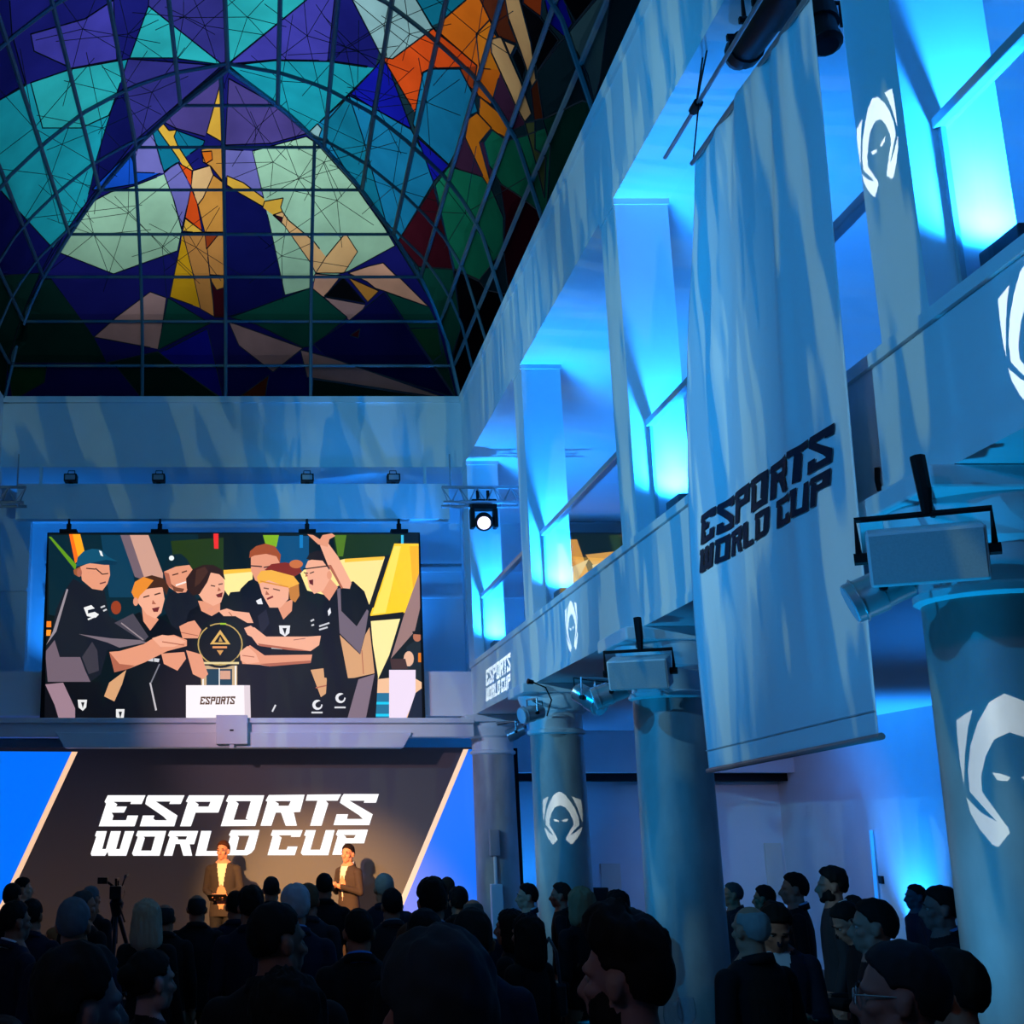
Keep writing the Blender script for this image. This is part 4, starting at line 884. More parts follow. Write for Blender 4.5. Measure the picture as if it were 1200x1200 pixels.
# column uplights
for i in (0, 1, 2, 3):
    y, x = COLY[i]
    t = empty('column_uplight', (x - .62, y - .42, 0), label='low blue uplight at the foot of the column ' + ('nearest the loudspeaker', 'hidden by the banner', 'with the emblem', 'at the stage corner')[i], cat='uplight')
    MB().box((-.09, -.09, 0), (.09, .09, .16)).build('case', upm, t, bevel=.01); MB().box((-.07, -.07, .16), (.07, .07, .165)).build('lens', upl, t)
    l = add_light('uplight_lamp', 'SPOT', (0, 0, .2), None, (300, 150, 110, 50)[i], (.0, .36, .9), .05, 60, .8); l.rotation_euler = (math.radians(180 - 8), math.radians(-8), 0); l.parent = t
# ------------------------------------------------------------------ banner
XB = 2.70
TL, TR, BR, BL = atX(814, 187, XB), atX(947, -4, XB), atX(1030, 866, XB), atX(832, 905, XB)
def lerp(a, b, t): return a + (b - a) * t
def cloth(s, t, out=0.0):
    a = TL.lerp(TR, s); b = BL.lerp(BR, s); p = a.lerp(b, t); p.y += .27 * math.sin(math.pi * min(1, max(0, t))) * (1 - s)
    amp = .024 * (1 - .7 * t)
    f = math.sin(s * 21 + 1.2 * math.sin(t * 3.1)) * .5 + math.sin(s * 37 + t * 4 + 1) * .3 + math.sin(s * 9 - t * 2.2) * .6
    f += .45 * math.sin((s - .75) * 60) * math.exp(-((s - .72) / .12) ** 2) * (1 - .4 * t)
    f += .5 * math.sin((s * .8 + t * .5) * 30) * math.exp(-((s - .2) / .3) ** 2) * math.exp(-((t - .2) / .25) ** 2)
    return Vector((p.x + amp * f * min(1, 4 * (1 - t) + .25) - out, p.y, p.z))
clothm = mat('white_banner_fabric', (.78, .79, .84), .85)
bn = empty('hanging_banner', (XB, (BL.y + BR.y) / 2, BL.z), label='tall white fabric banner with dark two-line lettering, hung before the parapet', cat='banner')
mb = MB(); NS, NT = 70, 90
for j in range(NT + 1):
    for i in range(NS + 1): mb.v.append(tuple(cloth(i / NS, j / NT)))
for j in range(NT):
    for i in range(NS):
        a = j * (NS + 1) + i; mb.f.append((a, a + NS + 1, a + NS + 2, a + 1)); mb.m.append(0)
co = under(mb.build('cloth', clothm, None, smooth=True), bn); sd = co.modifiers.new('thickness', 'SOLIDIFY'); sd.thickness = .003; sd.offset = 1
under(MB().tube([BL + Vector((0, .03, .01)), BR + Vector((0, -.03, .01))], .016, 8).build('bottom_rod', mat('rod_grey', (.25, .26, .28), .4, .5), None), bn)
mb = MB()
for i in range(NS):
    a, b = cloth(i / NS, .965, .011), cloth((i + 1) / NS, .965, .011); mb.add([a, b, b - Vector((0, 0, .006)), a - Vector((0, 0, .006))], ((0, 3, 2, 1),))
under(mb.build('hem_seam', mat('seam_grey', (.45, .46, .5), .8), None), bn)
under(MB().tube([TL + Vector((0, .05, 0)), TR + Vector((0, -.05, 0))], .015, 8).build('top_batten', steel, None), bn)
# lettering follows the cloth
y0, y1 = atX(822.5, 672, XB).y, atX(978, 498, XB).y; z0, z1 = atX(826, 602, XB).z, atX(823, 672, XB).z
def cloth_at(yy, zz):
    t = (TL.z - zz) / (TL.z - BL.z)
    for _ in range(3):
        a, b = lerp(TL.y, BL.y, t) + .27 * math.sin(math.pi * t), lerp(TR.y, BR.y, t); s = (yy - a) / (b - a)
        zt, zb = lerp(TL.z, TR.z, s), lerp(BL.z, BR.z, s); t = (zt - zz) / (zt - zb)
    return cloth(s, t, .013)
pcs = [[(x / 1e3, y / 1e3) for x, y in p] for p in gridcut([[(a * 1e3, b * 1e3) for a, b in p] for p in text_pieces()], 20)]
pcs = [t for p in pcs for t in fan(p)]
mb = MB()
for p in pcs: mb.add([cloth_at(lerp(y0, y1, a), lerp(z0, z1, b)) for a, b in p], (tuple(range(len(p))),))
under(mb.build('lettering', mat('print_navy_black', (.010, .014, .035), .7), None), bn)
# suspension rod and wires
rd = empty('suspension_rod', (2.78, 6.4, 6.4), label='thin steel rod slung on wires under the upper fascia above the banner', cat='rod')
ra, rb = atX(780, 192, 2.78), atX(890, 0, 2.78); rb = ra + (rb - ra) * 1.7; rb.z = ra.z = (ra.z + rb.z) / 2
under(MB().tube([ra, rb], .014, 8).build('rod', steel, None), rd)
for f in (.22, .9):
    p = ra.lerp(rb, f)
    under(MB().tube([p, (2.93, p.y + .12, ZC)], .006, 6).tube([p, (2.93, p.y + .2, ZC)], .006, 6).build('sling_wire', black, None), rd)
    under(MB().tube([p + Vector((0, .05, 0)), p - Vector((0, .05, 0))], .032, 8).build('clamp', black, None), rd)
p = ra.lerp(rb, .24); under(MB().tube([p, TL + Vector((0, .03, .0))], .005, 5).build('cord', black, None), rd)
p = ra.lerp(rb, .85); under(MB().tube([p, TR + Vector((0, -.03, .0))], .005, 5).build('cord', black, None), rd)
# black profile spotlights by the banner top
def profile_spot(p0, p1, r, label, hang):
    p0, p1 = Vector(p0), Vector(p1); t = empty('profile_spotlight', p0, label=label, cat='spotlight'); d = p1 - p0
    MB().tube([d * -.02, d * .08, d * .081, d * .55, d * .551, d], [r * 1.15, r * 1.15, r, r, r * 1.25, r * 1.25], 14).build('barrel', black, t, auto=35)
    MB().tube([d * -.12, d * -.02], [r * .8, r * 1.1], 14).build('lens_tube', black, t, auto=35)
    for f in (.1, .35, .6, .85):
        q = d * f; MB().box((q.x - r * 1.3, q.y - .012, q.z + r * .3), (q.x - r * .8, q.y + .012, q.z + r * .7)).build('cooling_fin', black, t)
    m_ = d * .5; z = hang - p0.z
    MB().tube([m_ + Vector((-r * 1.5, 0, 0)), m_ + Vector((-r * 1.5, 0, r * 1.9)), m_ + Vector((r * 1.5, 0, r * 1.9)), m_ + Vector((r * 1.5, 0, 0))], .014, 6).tube([m_ + Vector((0, 0, r * 1.9)), Vector((m_.x, m_.y, z))], .018, 6).build('yoke', black, t)
    return t
profile_spot(atX(871, 60, 3.05), atX(935, -25, 3.05), .10, 'long black profile spotlight hung behind the top of the banner', ZC)
profile_spot(atX(968, 50, 3.0), atX(956, 15, 3.0) + Vector((.02, .02, .03)), .075, 'short black spotlight with dangling cable beside the emblem pier', ZC)
# ------------------------------------------------------------------ loudspeakers at the capitals
spk_w = mat('speaker_white', (.62, .64, .66), .4); spk_g = mat('speaker_grille', (.42, .44, .46), .55, .3, noise=.15, nscale=120)
def loudspeaker(cen, w, h, label, colx, coly):
    t = empty('loudspeaker', cen, label=label, cat='loudspeaker')
    n = Vector((-.42, -.86, -.26)).normalized(); rt = Vector((-n.y, n.x, 0)).normalized(); rt = -rt if rt.x < 0 else rt
    up = rt.cross(-n).normalized(); up = up if up.z > 0 else -up
    M = Matrix((( rt.x, -n.x, up.x), (rt.y, -n.y, up.y), (rt.z, -n.z, up.z))).to_4x4()
    d = .24
    MB().box((-w / 2, 0, -h / 2), (w / 2, d, h / 2), M=M).build('cabinet', spk_w, t, bevel=.012)
    MB().box((-w / 2 + .012, -.008, -h / 2 + .012), (w / 2 - .012, 0, h / 2 - .012), M=M).build('grille', spk_g, t)
    P = lambda a, b, c: M @ Vector((a, b, c))
    MB().tube([P(-w / 2 - .03, d * .5, 0), P(-w / 2 - .03, d * .5, h / 2 + .05), P(w / 2 + .03, d * .5, h / 2 + .05), P(w / 2 + .03, d * .5, 0)], .014, 6).build('yoke', black, t)
    for s in (-1, 1): MB().tube([P(s * (w / 2 + .05), d * .5, 0), P(s * (w / 2 - .01), d * .5, 0)], .025, 8).build('knob', black, t)
    q = P(.02, d * .5, h / 2 + .05)
    MB().tube([q, q + Vector((0, 0, .1)), q + Vector((0, .02, .24))], [.02, .028, .03], 8).tube([q + Vector((0, 0, .09)), Vector((colx - cen[0] - .25, coly - cen[1] - .1, q.z + .09))], .016, 6).build('hook_clamp', black, t)
    return t
p = atY(1087, 652, 4.85); loudspeaker(p, .42, .215, 'white loudspeaker box on a black yoke at the capital right of the banner', *COLY[0][::-1])
p = atY(747, 791, 9.15); loudspeaker(p, .42, .215, 'white loudspeaker box on a black yoke at the capital left of the banner', *COLY[1][::-1])
# parabolic spotlights clamped near the capitals
par_m = mat('par_can_silver', (.50, .52, .54), .3, .7)
def par_can(pos, aim, label, colx, coly, r=.085, L=.26):
    t = empty('par_spotlight', pos, label=label, cat='spotlight'); a = Vector(aim).normalized()
    MB().tube([a * -L * .5, a * -L * .42, a * L * .0, a * L * .01, a * L * .5], [r * .55, r * .85, r * .9, r, r], 14).build('can', par_m, t, auto=35)
    MB().tube([a * L * .49, a * (L * .5 + .006)], r * .93, 14).build('lens', mat('par_lens', (.35, .6, .7), .15, spec=.6), t)
    MB().tube([a * (L * .36), a * (L * .38)], r * 1.12, 14).build('front_ring', par_m, t)
    sv = a.cross(Vector((0, 0, 1))).normalized()
    MB().tube([sv * r * 1.15, sv * r * 1.15 + Vector((0, 0, r * 1.7)), -sv * r * 1.15 + Vector((0, 0, r * 1.7)), -sv * r * 1.15], .009, 6).tube([(0, 0, r * 1.7), Vector((colx, coly, pos[2] + r * 1.7)) - Vector(pos)], .012, 6).build('yoke', steel, t)
    for s in (-1, 1): MB().tube([sv * s * r * 1.3, sv * s * r * .9], .018, 8).build('tilt_knob', black, t)
    MB().tube([a * -L * .5, a * -L * .5 + Vector((0, .03, .1)), (0, .05, r * 1.7), Vector((colx - pos[0], coly - pos[1], r * 1.6)) * .8], .006, 5).build('cable', black, t)
    return t
def pc(u, v, y): return atY(u, v, y)
par_can(pc(1033, 692, 5.2), (-.8, .3, -.35), 'silver spotlight can under the loudspeaker right of the banner', 3.0, 5.4)
par_can(pc(716, 812, 9.4), (-.85, .2, -.3), 'silver spotlight can under the loudspeaker left of the banner', 3.0, 9.8)
par_can(pc(690, 818, 9.7), (.5, -.5, -.4), 'silver spotlight can facing out between two capitals', 3.0, 9.9)
par_can(pc(606, 858, 16.9), (-.8, .3, -.35), 'silver spotlight can at the corner capital', 3.0, 17.5)
par_can(pc(624, 836, 13.2), (-.85, -.3, -.2), 'silver spotlight can at the capital of the emblem column', 3.0, 13.7)
# gooseneck microphone-like lamp at the emblem column
g = empty('gooseneck_lamp', pc(634, 822, 13.2), label='small black gooseneck lamp above the emblem column capital', cat='lamp')
MB().tube([Vector((.12, .3, -.12)), Vector((.12, .05, .02)), Vector((.05, -.02, .14)), Vector((-.08, -.05, .19))], .008, 6).build('gooseneck', black, g)
MB().tube([Vector((-.14, -.06, .20)), Vector((-.08, -.05, .19))], [.03, .02], 8).build('lamp_head', black, g)
# ------------------------------------------------------------------ lamps on the header beam
for k, u in enumerate((83, 186, 360, 461)):
    p = atY(u, 561, YH - .05)
    t = empty('batten_lamp', (p.x, YH - .02, ha.z), label='small black floodlight clamped on the header beam above ' + ('the teal-capped player', 'the pale slanted beam on the screen', 'the raised hand on the screen', 'the yellow panel on the screen')[k], cat='floodlight')
    MB().box((-.09, -.10, .012), (.09, .06, .12)).build('case', black, t, bevel=.008)
    MB().box((-.07, -.104, .03), (.07, -.10, .10)).build('lens', mat('flood_lens', (.3, .33, .36), .3), t)
    MB().tube([(-.05, 0, .12), (-.045, .02, .19), (.045, .02, .19), (.05, 0, .12)], .008, 6).build('bracket', black, t)
    MB().box((-.03, -.03, 0), (.03, .08, .013)).build('foot_clamp', black, t)
# ------------------------------------------------------------------ truss stubs and moving head
def truss(xa, xb, y, zt, label):
    t = empty('lighting_truss', ((xa + xb) / 2, y, zt), label=label, cat='truss'); h = .24; xm = (xa + xb) / 2
    for dz, dy in ((0, 0), (-h, -.12), (-h, .12)):
        MB().tube([(xa - xm, dy, dz), (xb - xm, dy, dz)], .022, 8).build('chord', steel, t)
    n = max(2, int((xb - xa) / .22)); mb = MB()
    for k in range(n):
        x0, x1 = xa - xm + (xb - xa) * k / n, xa - xm + (xb - xa) * (k + 1) / n
        for dy in (-.12, .12): mb.tube([(x0, 0, 0), ((x0 + x1) / 2, dy, -h)], .009, 5).tube([((x0 + x1) / 2, dy, -h), (x1, 0, 0)], .009, 5)
        mb.tube([((x0 + x1) / 2, -.12, -h), ((x0 + x1) / 2, .12, -h)], .009, 5)
    mb.build('lacing', steel, t)
    for x in (xa - xm + .12, xb - xm - .12): MB().tube([(x, 0, 0), (x, 0, ZC - zt)], .012, 6).build('hanger', steel, t)
    return t
za = atY(560, 571, 16.85).z
truss(2.46, 4.1, 16.85, za, 'aluminium truss piece under the right fascia carrying the moving head')
truss(-4.4, -3.2, 16.85, za, 'aluminium truss piece reaching in from the left gallery')
p = atY(567, 611, 16.85)
t = empty('moving_head_light', p, label='black moving-head light with glowing lens hanging from the truss', cat='stage light')
MB().box((-.17, -.11, .16), (.17, .11, .29)).build('base', blackp, t, bevel=.015)
for s in (-1, 1): MB().box((s * .155 - .03, -.07, -.10), (s * .155 + .03, .07, .18)).build('yoke_arm', blackp, t, bevel=.015)
hdv = Vector((-.15, -.9, -.35)).normalized()
MB().tube([hdv * -.16, hdv * -.1, hdv * .06, hdv * .12, hdv * .15], [.07, .115, .125, .12, .105], 20).build('head', blackp, t, auto=40)
MB().tube([hdv * .148, hdv * .156], .088, 20).build('lens', mat('moving_lens', (.9, .9, .9), .2, emis=(.75, .55, .62), estr=1.6), t)
MB().ell(hdv * .15, (.04, .04, .04), 12).build('lamp_core', mat('moving_core', (1, 1, 1), .2, emis=(.75, .95, 1), estr=8), t)
for s in (-1, 1): MB().tube([(s * .07, 0, .29), (s * .07, 0, .43)], .022, 8).build('clamp', black, t)
# ------------------------------------------------------------------ small fittings on walls and columns
p = atY(580, 1000, 17.3)
t = empty('column_loudspeaker', (p.x, 17.31, 1.0), label='slim white loudspeaker bar on a pole before the corner column', cat='loudspeaker')
zt, zm = atY(580, 972, 17.3).z, atY(580, 1003, 17.3).z; zl = atY(580, 1036, 17.3).z
MB().box((-.065, -.05, zm - 1), (.065, .05, zt - 1)).build('upper_cabinet', mat('grille_mauve', (.35, .33, .36), .6), t, bevel=.01)
MB().tube([(0, 0, zl - 1), (0, 0, zm - 1)], .022, 8).build('pole', whitep, t)
MB().box((-.075, -.06, -.88), (.075, .06, zl - 1)).build('bass_cabinet', whitep, t, bevel=.01)
pm = mat('cream_matt', (.75, .68, .58), .8)
a, b = atY(896, 988, 20.95), atY(921, 1050, 20.95)
tag(MB().box((a.x, 20.96, b.z), (b.x, 20.998, a.z)).build('cream_panel', pm), 'tall cream panel on the far aisle wall under the banner', 'panel')  # plain cream rectangle on the wall
a, b = atY(704, 1012, 20.95), atY(729, 1046, 20.95)
tag(MB().box((a.x, 20.96, b.z), (b.x, 20.998, a.z)).build('cream_panel', pm), 'cream panel in place of a patch of light on the wall behind the emblem column', 'panel')  # patch of light on the wall built as a cream panel
a, b = atY(693, 1040, 19.5), atY(714, 1068, 19.5)
t = empty('monitor_stand', ((a.x + b.x) / 2, 19.5, 0), label='dark monitor on a floor stand behind the emblem column', cat='monitor')
MB().box((a.x - t.location.x, -.04, b.z), (b.x - t.location.x, .04, a.z)).build('monitor', blackp, t, bevel=.01)
MB().tube([(0, .06, .03), (0, .06, (a.z + b.z) / 2)], .025, 8).build('pole', black, t); MB().lathe([(.25, 0), (.25, .02), (.06, .04)], 20).build('base_plate', black, t)
p0, p1 = atX(1018, 973, 8.22), atX(1025, 1052, 8.22)
t = empty('light_tube', (p1.x, p1.y, .0), label='slender glowing blue light tube standing against the aisle wall', cat='light tube')
MB().tube([(0, 0, .25), (.03, p0.y - p1.y, p0.z)], .022, 10).build('tube', mat('tube_blue', (.05, .2, .5), .3, emis=(.02, .28, 1.0), estr=.9), t)
MB().lathe([(.09, 0), (.09, .03), (.035, .05), (.035, .27)], 14).build('foot', black, t)
p = atX(1033, 1031, 8.29)
tag(MB().box((8.27, p.y - .06, p.z - .05), (8.3, p.y + .06, p.z + .05)).build('wall_switch', blackp, bevel=.006), 'small dark switch plate on the aisle wall', 'switch')
# cables along the right parapet
for (pts, lab) in (([(674, 762), (672, 745), (666, 726)], 0),):
    pass
p = atX(1028, 563, XR - .02)
tag(MB().tube([(XR - .014, p.y, p.z + .06), (XR - .02, p.y, p.z), (XR - .014, p.y, p.z - .05)], .012, 6).build('cable_hook', black), 'small black cable hook on the parapet near the banner', 'hook')
# ------------------------------------------------------------------ people
HP = Vector((0, -.015, 1.50))                     # head pivot
def head_matrix(yaw=0, pitch=0, roll=0):
    R = Matrix.Rotation(math.radians(yaw), 4, 'Z') @ Matrix.Rotation(math.radians(-pitch), 4, 'X') @ Matrix.Rotation(math.radians(roll), 4, 'Y')
    return Matrix.Translation(HP) @ R @ Matrix.Translation(-HP)
def caps(mb, pts, rs, n=12, M=None):
    pts = [Vector(p) for p in pts]
    if M: pts = [M @ p for p in pts]
    mb.tube(pts, rs, n)
    for p, r in zip(pts, rs): mb.ell(p, (r, r, r), n)
def hand(mb, w, d, side, curl=.5):
    """palm and five fingers from wrist w in direction d"""
    d = Vector(d).normalized(); s = d.cross(Vector((0, 0, 1))); s = s.normalized() if s.length > .3 else Vector((0, 1, 0)) ; n = s.cross(d)
    mb.ell(w + d * .05, (.030, .030, .045), 10)
    for k in range(4):
        o = w + d * .075 + s * (k - 1.5) * .021; L = (.062, .074, .070, .054)[k]
        e1 = o + d * L * .55; e2 = e1 + (d * (1 - curl) + n * curl * .8) * L * .5
        caps(mb, [o, e1, e2], [.0105, .010, .009], 8)
    o = w + d * .03 + s * .03 * side; caps(mb, [o, o + (d * .6 + s * .7 * side) * .04, o + (d * .95 + s * .5 * side) * .065], [.013, .012, .010], 8)
MSK = {}
def make_body(key, arms, yaw=0, pitch=0, female=False, legs='stand', bulk=1.0):
    mb = MB(); HM = head_matrix(yaw, pitch)
    E = lambda c, r, n=16: mb.ell(c, r, n, 0, HM)
    # head
    E((0, -.012, 1.655), (.076, .097, .094), 24); E((0, .032, 1.592), (.057, .062, .076), 20); E((0, .066, 1.535), (.026, .024, .020)); E((0, .05, 1.555), (.046, .04, .03))
    caps(mb, [(0, .088, 1.640), (0, .102, 1.617), (0, .112, 1.598)], [.010, .012, .0155], 10, HM)
    for s in (-1, 1):
        E((s * .010, .100, 1.593), (.010, .012, .009)); caps(mb, [(s * .012, .086, 1.652), (s * .034, .082, 1.655), (s * .054, .060, 1.648)], [.011, .012, .010], 8, HM)
        E((s * .042, .058, 1.607), (.024, .026, .020)); E((s * .050, .015, 1.560), (.02, .03, .035))
        E((s * .080, -.010, 1.618), (.012, .020, .031)); E((s * .087, -.017, 1.629), (.007, .017, .020))
    caps(mb, [(-.019, .088, 1.568), (0, .094, 1.570), (.019, .088, 1.568)], [.007, .009, .007], 8, HM); caps(mb, [(-.015, .087, 1.556), (0, .091, 1.555), (.015, .087, 1.556)], [.007, .009, .007], 8, HM)
    # neck, torso
    nr = .050 if female else .058
    caps(mb, [(0, -.025, 1.40), (0, -.022, 1.48), HM @ Vector((0, -.012, 1.57))], [nr * 1.15, nr, nr * .95], 16)
    k = (.86 if female else 1.0) * bulk
    secs = [(.80, .190, .130), (.92, .182, .128), (1.06, .165, .114), (1.20, .180, .120), (1.32, .198, .118), (1.41, .190, .100), (1.455, .158, .084), (1.495, .100, .070), (1.52, .070, .062)]
    if female: secs = [(.80, .215, .140), (.92, .210, .138), (1.06, .165, .110), (1.20, .190, .128), (1.32, .200, .116), (1.41, .188, .094), (1.455, .145, .078), (1.49, .085, .062), (1.51, .060, .052)]
    if legs == 'crouch': secs = [(z, a, b) for z, a, b in secs]
    o = len(mb.v); N = 24
    for z, a, b in secs:
        for i in range(N):
            t = 2 * math.pi * i / N; mb.v.append((a * k * math.cos(t), b * k * math.sin(t) - .008, z))
    for j in range(len(secs) - 1):
        for i in range(N): mb.f.append((o + j * N + i, o + j * N + (i + 1) % N, o + (j + 1) * N + (i + 1) % N, o + (j + 1) * N + i)); mb.m.append(0)
    mb.f.append(tuple(o + i for i in range(N - 1, -1, -1))); mb.m.append(0); mb.f.append(tuple(o + (len(secs) - 1) * N + i for i in range(N))); mb.m.append(0)
    sw = .178 * k
    hands = []
    for s in (-1, 1):
        mb.ell((s * sw, -.012, 1.395), (.068, .066, .062), 14)
        A = arms.get(s, arms.get(0)); el, wr_, hd, cu = A
        el = Vector((el[0] * s * k, el[1], el[2])); wr2 = Vector((wr_[0] * s, wr_[1], wr_[2])); hd2 = Vector((hd[0] * s, hd[1], hd[2]))
        caps(mb, [(s * sw * 1.05, -.012, 1.39), el], [.061, .052], 14); caps(mb, [el, wr2], [.050, .036], 14)
        caps(mb, [wr2, wr2 + hd2.normalized() * .02], [.028, .028], 10); hand(mb, wr2 + hd2.normalized() * .012, hd2, s, cu); hands.append((wr2, hd2.normalized()))
        if legs == 'stand':
            caps(mb, [(s * .088, 0, .86), (s * .098, .012, .48), (s * .104, -.015, .09)], [.098, .068, .050], 16)
            mb.ell((s * .108, .045, .045), (.047, .135, .045), 16)
        else:
            caps(mb, [(s * .09, -.02, .84), (s * .16, .36, 1.06), (s * .13, .10, .72)], [.10, .075, .052], 16); mb.ell((s * .13, .15, .665), (.047, .13, .045), 16)
    raw = mb.build('raw', plaster)
    r = raw.modifiers.new('r', 'REMESH'); r.mode = 'VOXEL'; r.voxel_size = .0085
    sm = raw.modifiers.new('s', 'SMOOTH'); sm.factor = .5; sm.iterations = 3
    dg = bpy.context.evaluated_depsgraph_get(); me = bpy.data.meshes.new_from_object(raw.evaluated_get(dg)); me.name = 'person_' + key
    bpy.data.objects.remove(raw)
    me.materials.clear()
    n = len(me.vertices); co = np.empty(n * 3); me.vertices.foreach_get('co', co); co = co.reshape(-1, 3)
    nf = len(me.polygons); ctr = np.empty(nf * 3); me.polygons.foreach_get('center', ctr); ctr = ctr.reshape(-1, 3)
    x, y, z = ctr.T; idx = np.zeros(nf, int)
    idx[z < .80] = 1
    if legs != 'stand': idx[(z < .86) | ((y > .14) & (z < 1.14) & (np.abs(x) > .09))] = 1
    idx[z < (.085 if legs == 'stand' else .70)] = 3
    vee = (y > .03) & (np.abs(x) < (z - 1.02) * .15) & (z > 1.02) & (z < 1.48); idx[vee] = 4
    rr_ = np.hypot(x, y + .02)
    idx[(z > 1.492 - .30 * y) & (rr_ < .16)] = 2
    idx[z > 1.53] = 2
    for w, d in hands:
        rel = ctr - np.array(w); al = rel @ np.array(d); pr = np.linalg.norm(rel, axis=1)
        idx[(al > .008) & (pr < .20) & (z < 1.45)] = 2
    me.polygons.foreach_set('material_index', idx.tolist()); me.polygons.foreach_set('use_smooth', [True] * nf)
    for _ in range(5): me.materials.append(None)
    MSK[key] = (me, HM); return me
D = {0: ((.235, -.03, 1.12), (.245, .045, .90), (.0, .12, -1), .45)}
make_body('man', D); make_body('man_l', D, yaw=42); make_body('man_r', D, yaw=-42); make_body('woman', D, female=True)
make_body('reader', {0: ((.225, .02, 1.10), (.085, .27, 1.12), (-.35, .9, .25), .55)}, pitch=32)
make_body('host', {0: ((.235, -.02, 1.13), (.10, .20, 1.06), (-.75, .62, -.05), .6)}, yaw=-12)
make_body('clasp', {0: ((.24, .0, 1.14), (.085, .235, 1.22), (-.7, .5, .25), .6)}, yaw=18)
make_body('crouch', {0: ((.25, .12, 1.10), (.14, .32, .95), (-.2, .9, -.2), .5)}, pitch=14, legs='crouch')
HC = Vector((0, -.012, 1.648))
def ellr(d, c, r):
    """distance from HC along d to the far side of an ellipsoid"""
    o = HC - Vector(c); a = sum((d[i] / r[i]) ** 2 for i in range(3)); b = sum(o[i] * d[i] / r[i] ** 2 for i in range(3)); cc = sum((o[i] / r[i]) ** 2 for i in range(3)) - 1
    q = b * b - a * cc
    return (-b + math.sqrt(q)) / a if q > 0 else 0
def curtain(d, c, r):
    lo, hi = 0.0, .5; o = HC - Vector(c)
    for _ in range(18):
        k = (lo + hi) / 2; q = o + d * k
        w_ = 1 + .22 * max(0, -q.z / r[2])
        if (q.x / r[0] / w_) ** 2 + (q.y / r[1]) ** 2 + (abs(q.z) / r[2]) ** 4 < 1: lo = k
        else: hi = k
    return lo
def sstep(a, b, x): t = min(1, max(0, (x - a) / (b - a))); return t * t * (3 - 2 * t)
def make_hair(style):
    random.seed(hash(style) % 1000 if False else sum(map(ord, style)))
    mb = MB(); NA, NE = 72, 44; ph = [random.uniform(0, 6) for _ in range(8)]
    for j in range(NE + 1):
        el = -math.pi / 2 + math.pi * j / NE
        for i in range(NA):
            az = 2 * math.pi * i / NA; d = Vector((math.sin(az) * math.cos(el), math.cos(az) * math.cos(el), math.sin(el)))
            A = abs(math.degrees(az if az < math.pi else az - 2 * math.pi)); e = math.degrees(el)
            base = max(ellr(d, (0, -.012, 1.655), (.076, .097, .094)), 0)
            SH = [0, 35, 60, 72, 84, 104, 118, 180]
            hl = np.interp(A, SH, [40, 36, 24, 4, 10, 8, -36, -46])
            th = .010 + .012 * sstep(10, 70, e)
            if style == 'crop': th = .006 + .006 * sstep(10, 70, e)
            if style == 'bald': hl = np.interp(A, [0, 60, 72, 84, 104, 118, 150, 180], [95, 60, 12, 10, 8, -36, -44, -46]); th = .006 * (1 - sstep(38, 60, e) * 1.5)
            if style == 'thin': th = .008; hl = np.interp(A, SH, [58, 52, 32, 6, 10, 8, -36, -44])
            if style == 'full': th = .013 + .018 * sstep(0, 60, e)
            if style == 'quiff': th = .007 + .050 * sstep(18, 60, e) * (.8 + .3 * math.cos(az))
            if style in ('long', 'bob'): hl = np.interp(A, [0, 30, 52, 66, 180], [42, 34, 5, -70, -90]); th = .018
            if style == 'tied': th = .013
            m = sstep(-4, 4, e - hl)
            r = base + th
            if style == 'long' and A > 48: r = max(r, curtain(d, (0, -.030, 1.575), (.112, .098, .185)))
            if style == 'bob' and A > 48: r = max(r, curtain(d, (0, -.022, 1.60), (.105, .104, .150)))
            if style == 'tied': r = max(r, ellr(d, (0, -.115, 1.66), (.045, .045, .045)) if A > 140 and abs(e) < 40 else 0)
            q = HC + d * r
            amp, fr = {'full': (.010, 26), 'quiff': (.014, 34), 'long': (.012, 55), 'bob': (.010, 45)}.get(style, (.0035, 40))
            sq = Vector((q.x * fr, q.y * fr, q.z * fr * (.15 if style in ('long', 'bob') else .55)))
            nz = amp * (mnoise.noise(sq) + .5 * mnoise.noise(sq * 2.1))
            if style == 'quiff': nz *= sstep(5, 40, e)
            r = (r + nz) * m + (base - .014) * (1 - m) if th > 0 else base - .01
            mb.v.append(tuple(HC + d * max(.02, r)))
    for j in range(NE):
        for i in range(NA): mb.f.append((j * NA + i, j * NA + (i + 1) % NA, (j + 1) * NA + (i + 1) % NA, (j + 1) * NA + i)); mb.m.append(0)
    o = mb.build('hair', plaster, None, smooth=True); me = o.data; bpy.data.objects.remove(o); me.materials.clear(); me.materials.append(None); return me
HAIR = {s: make_hair(s) for s in ('short', 'crop', 'bald', 'thin', 'full', 'quiff', 'long', 'bob', 'tied')}
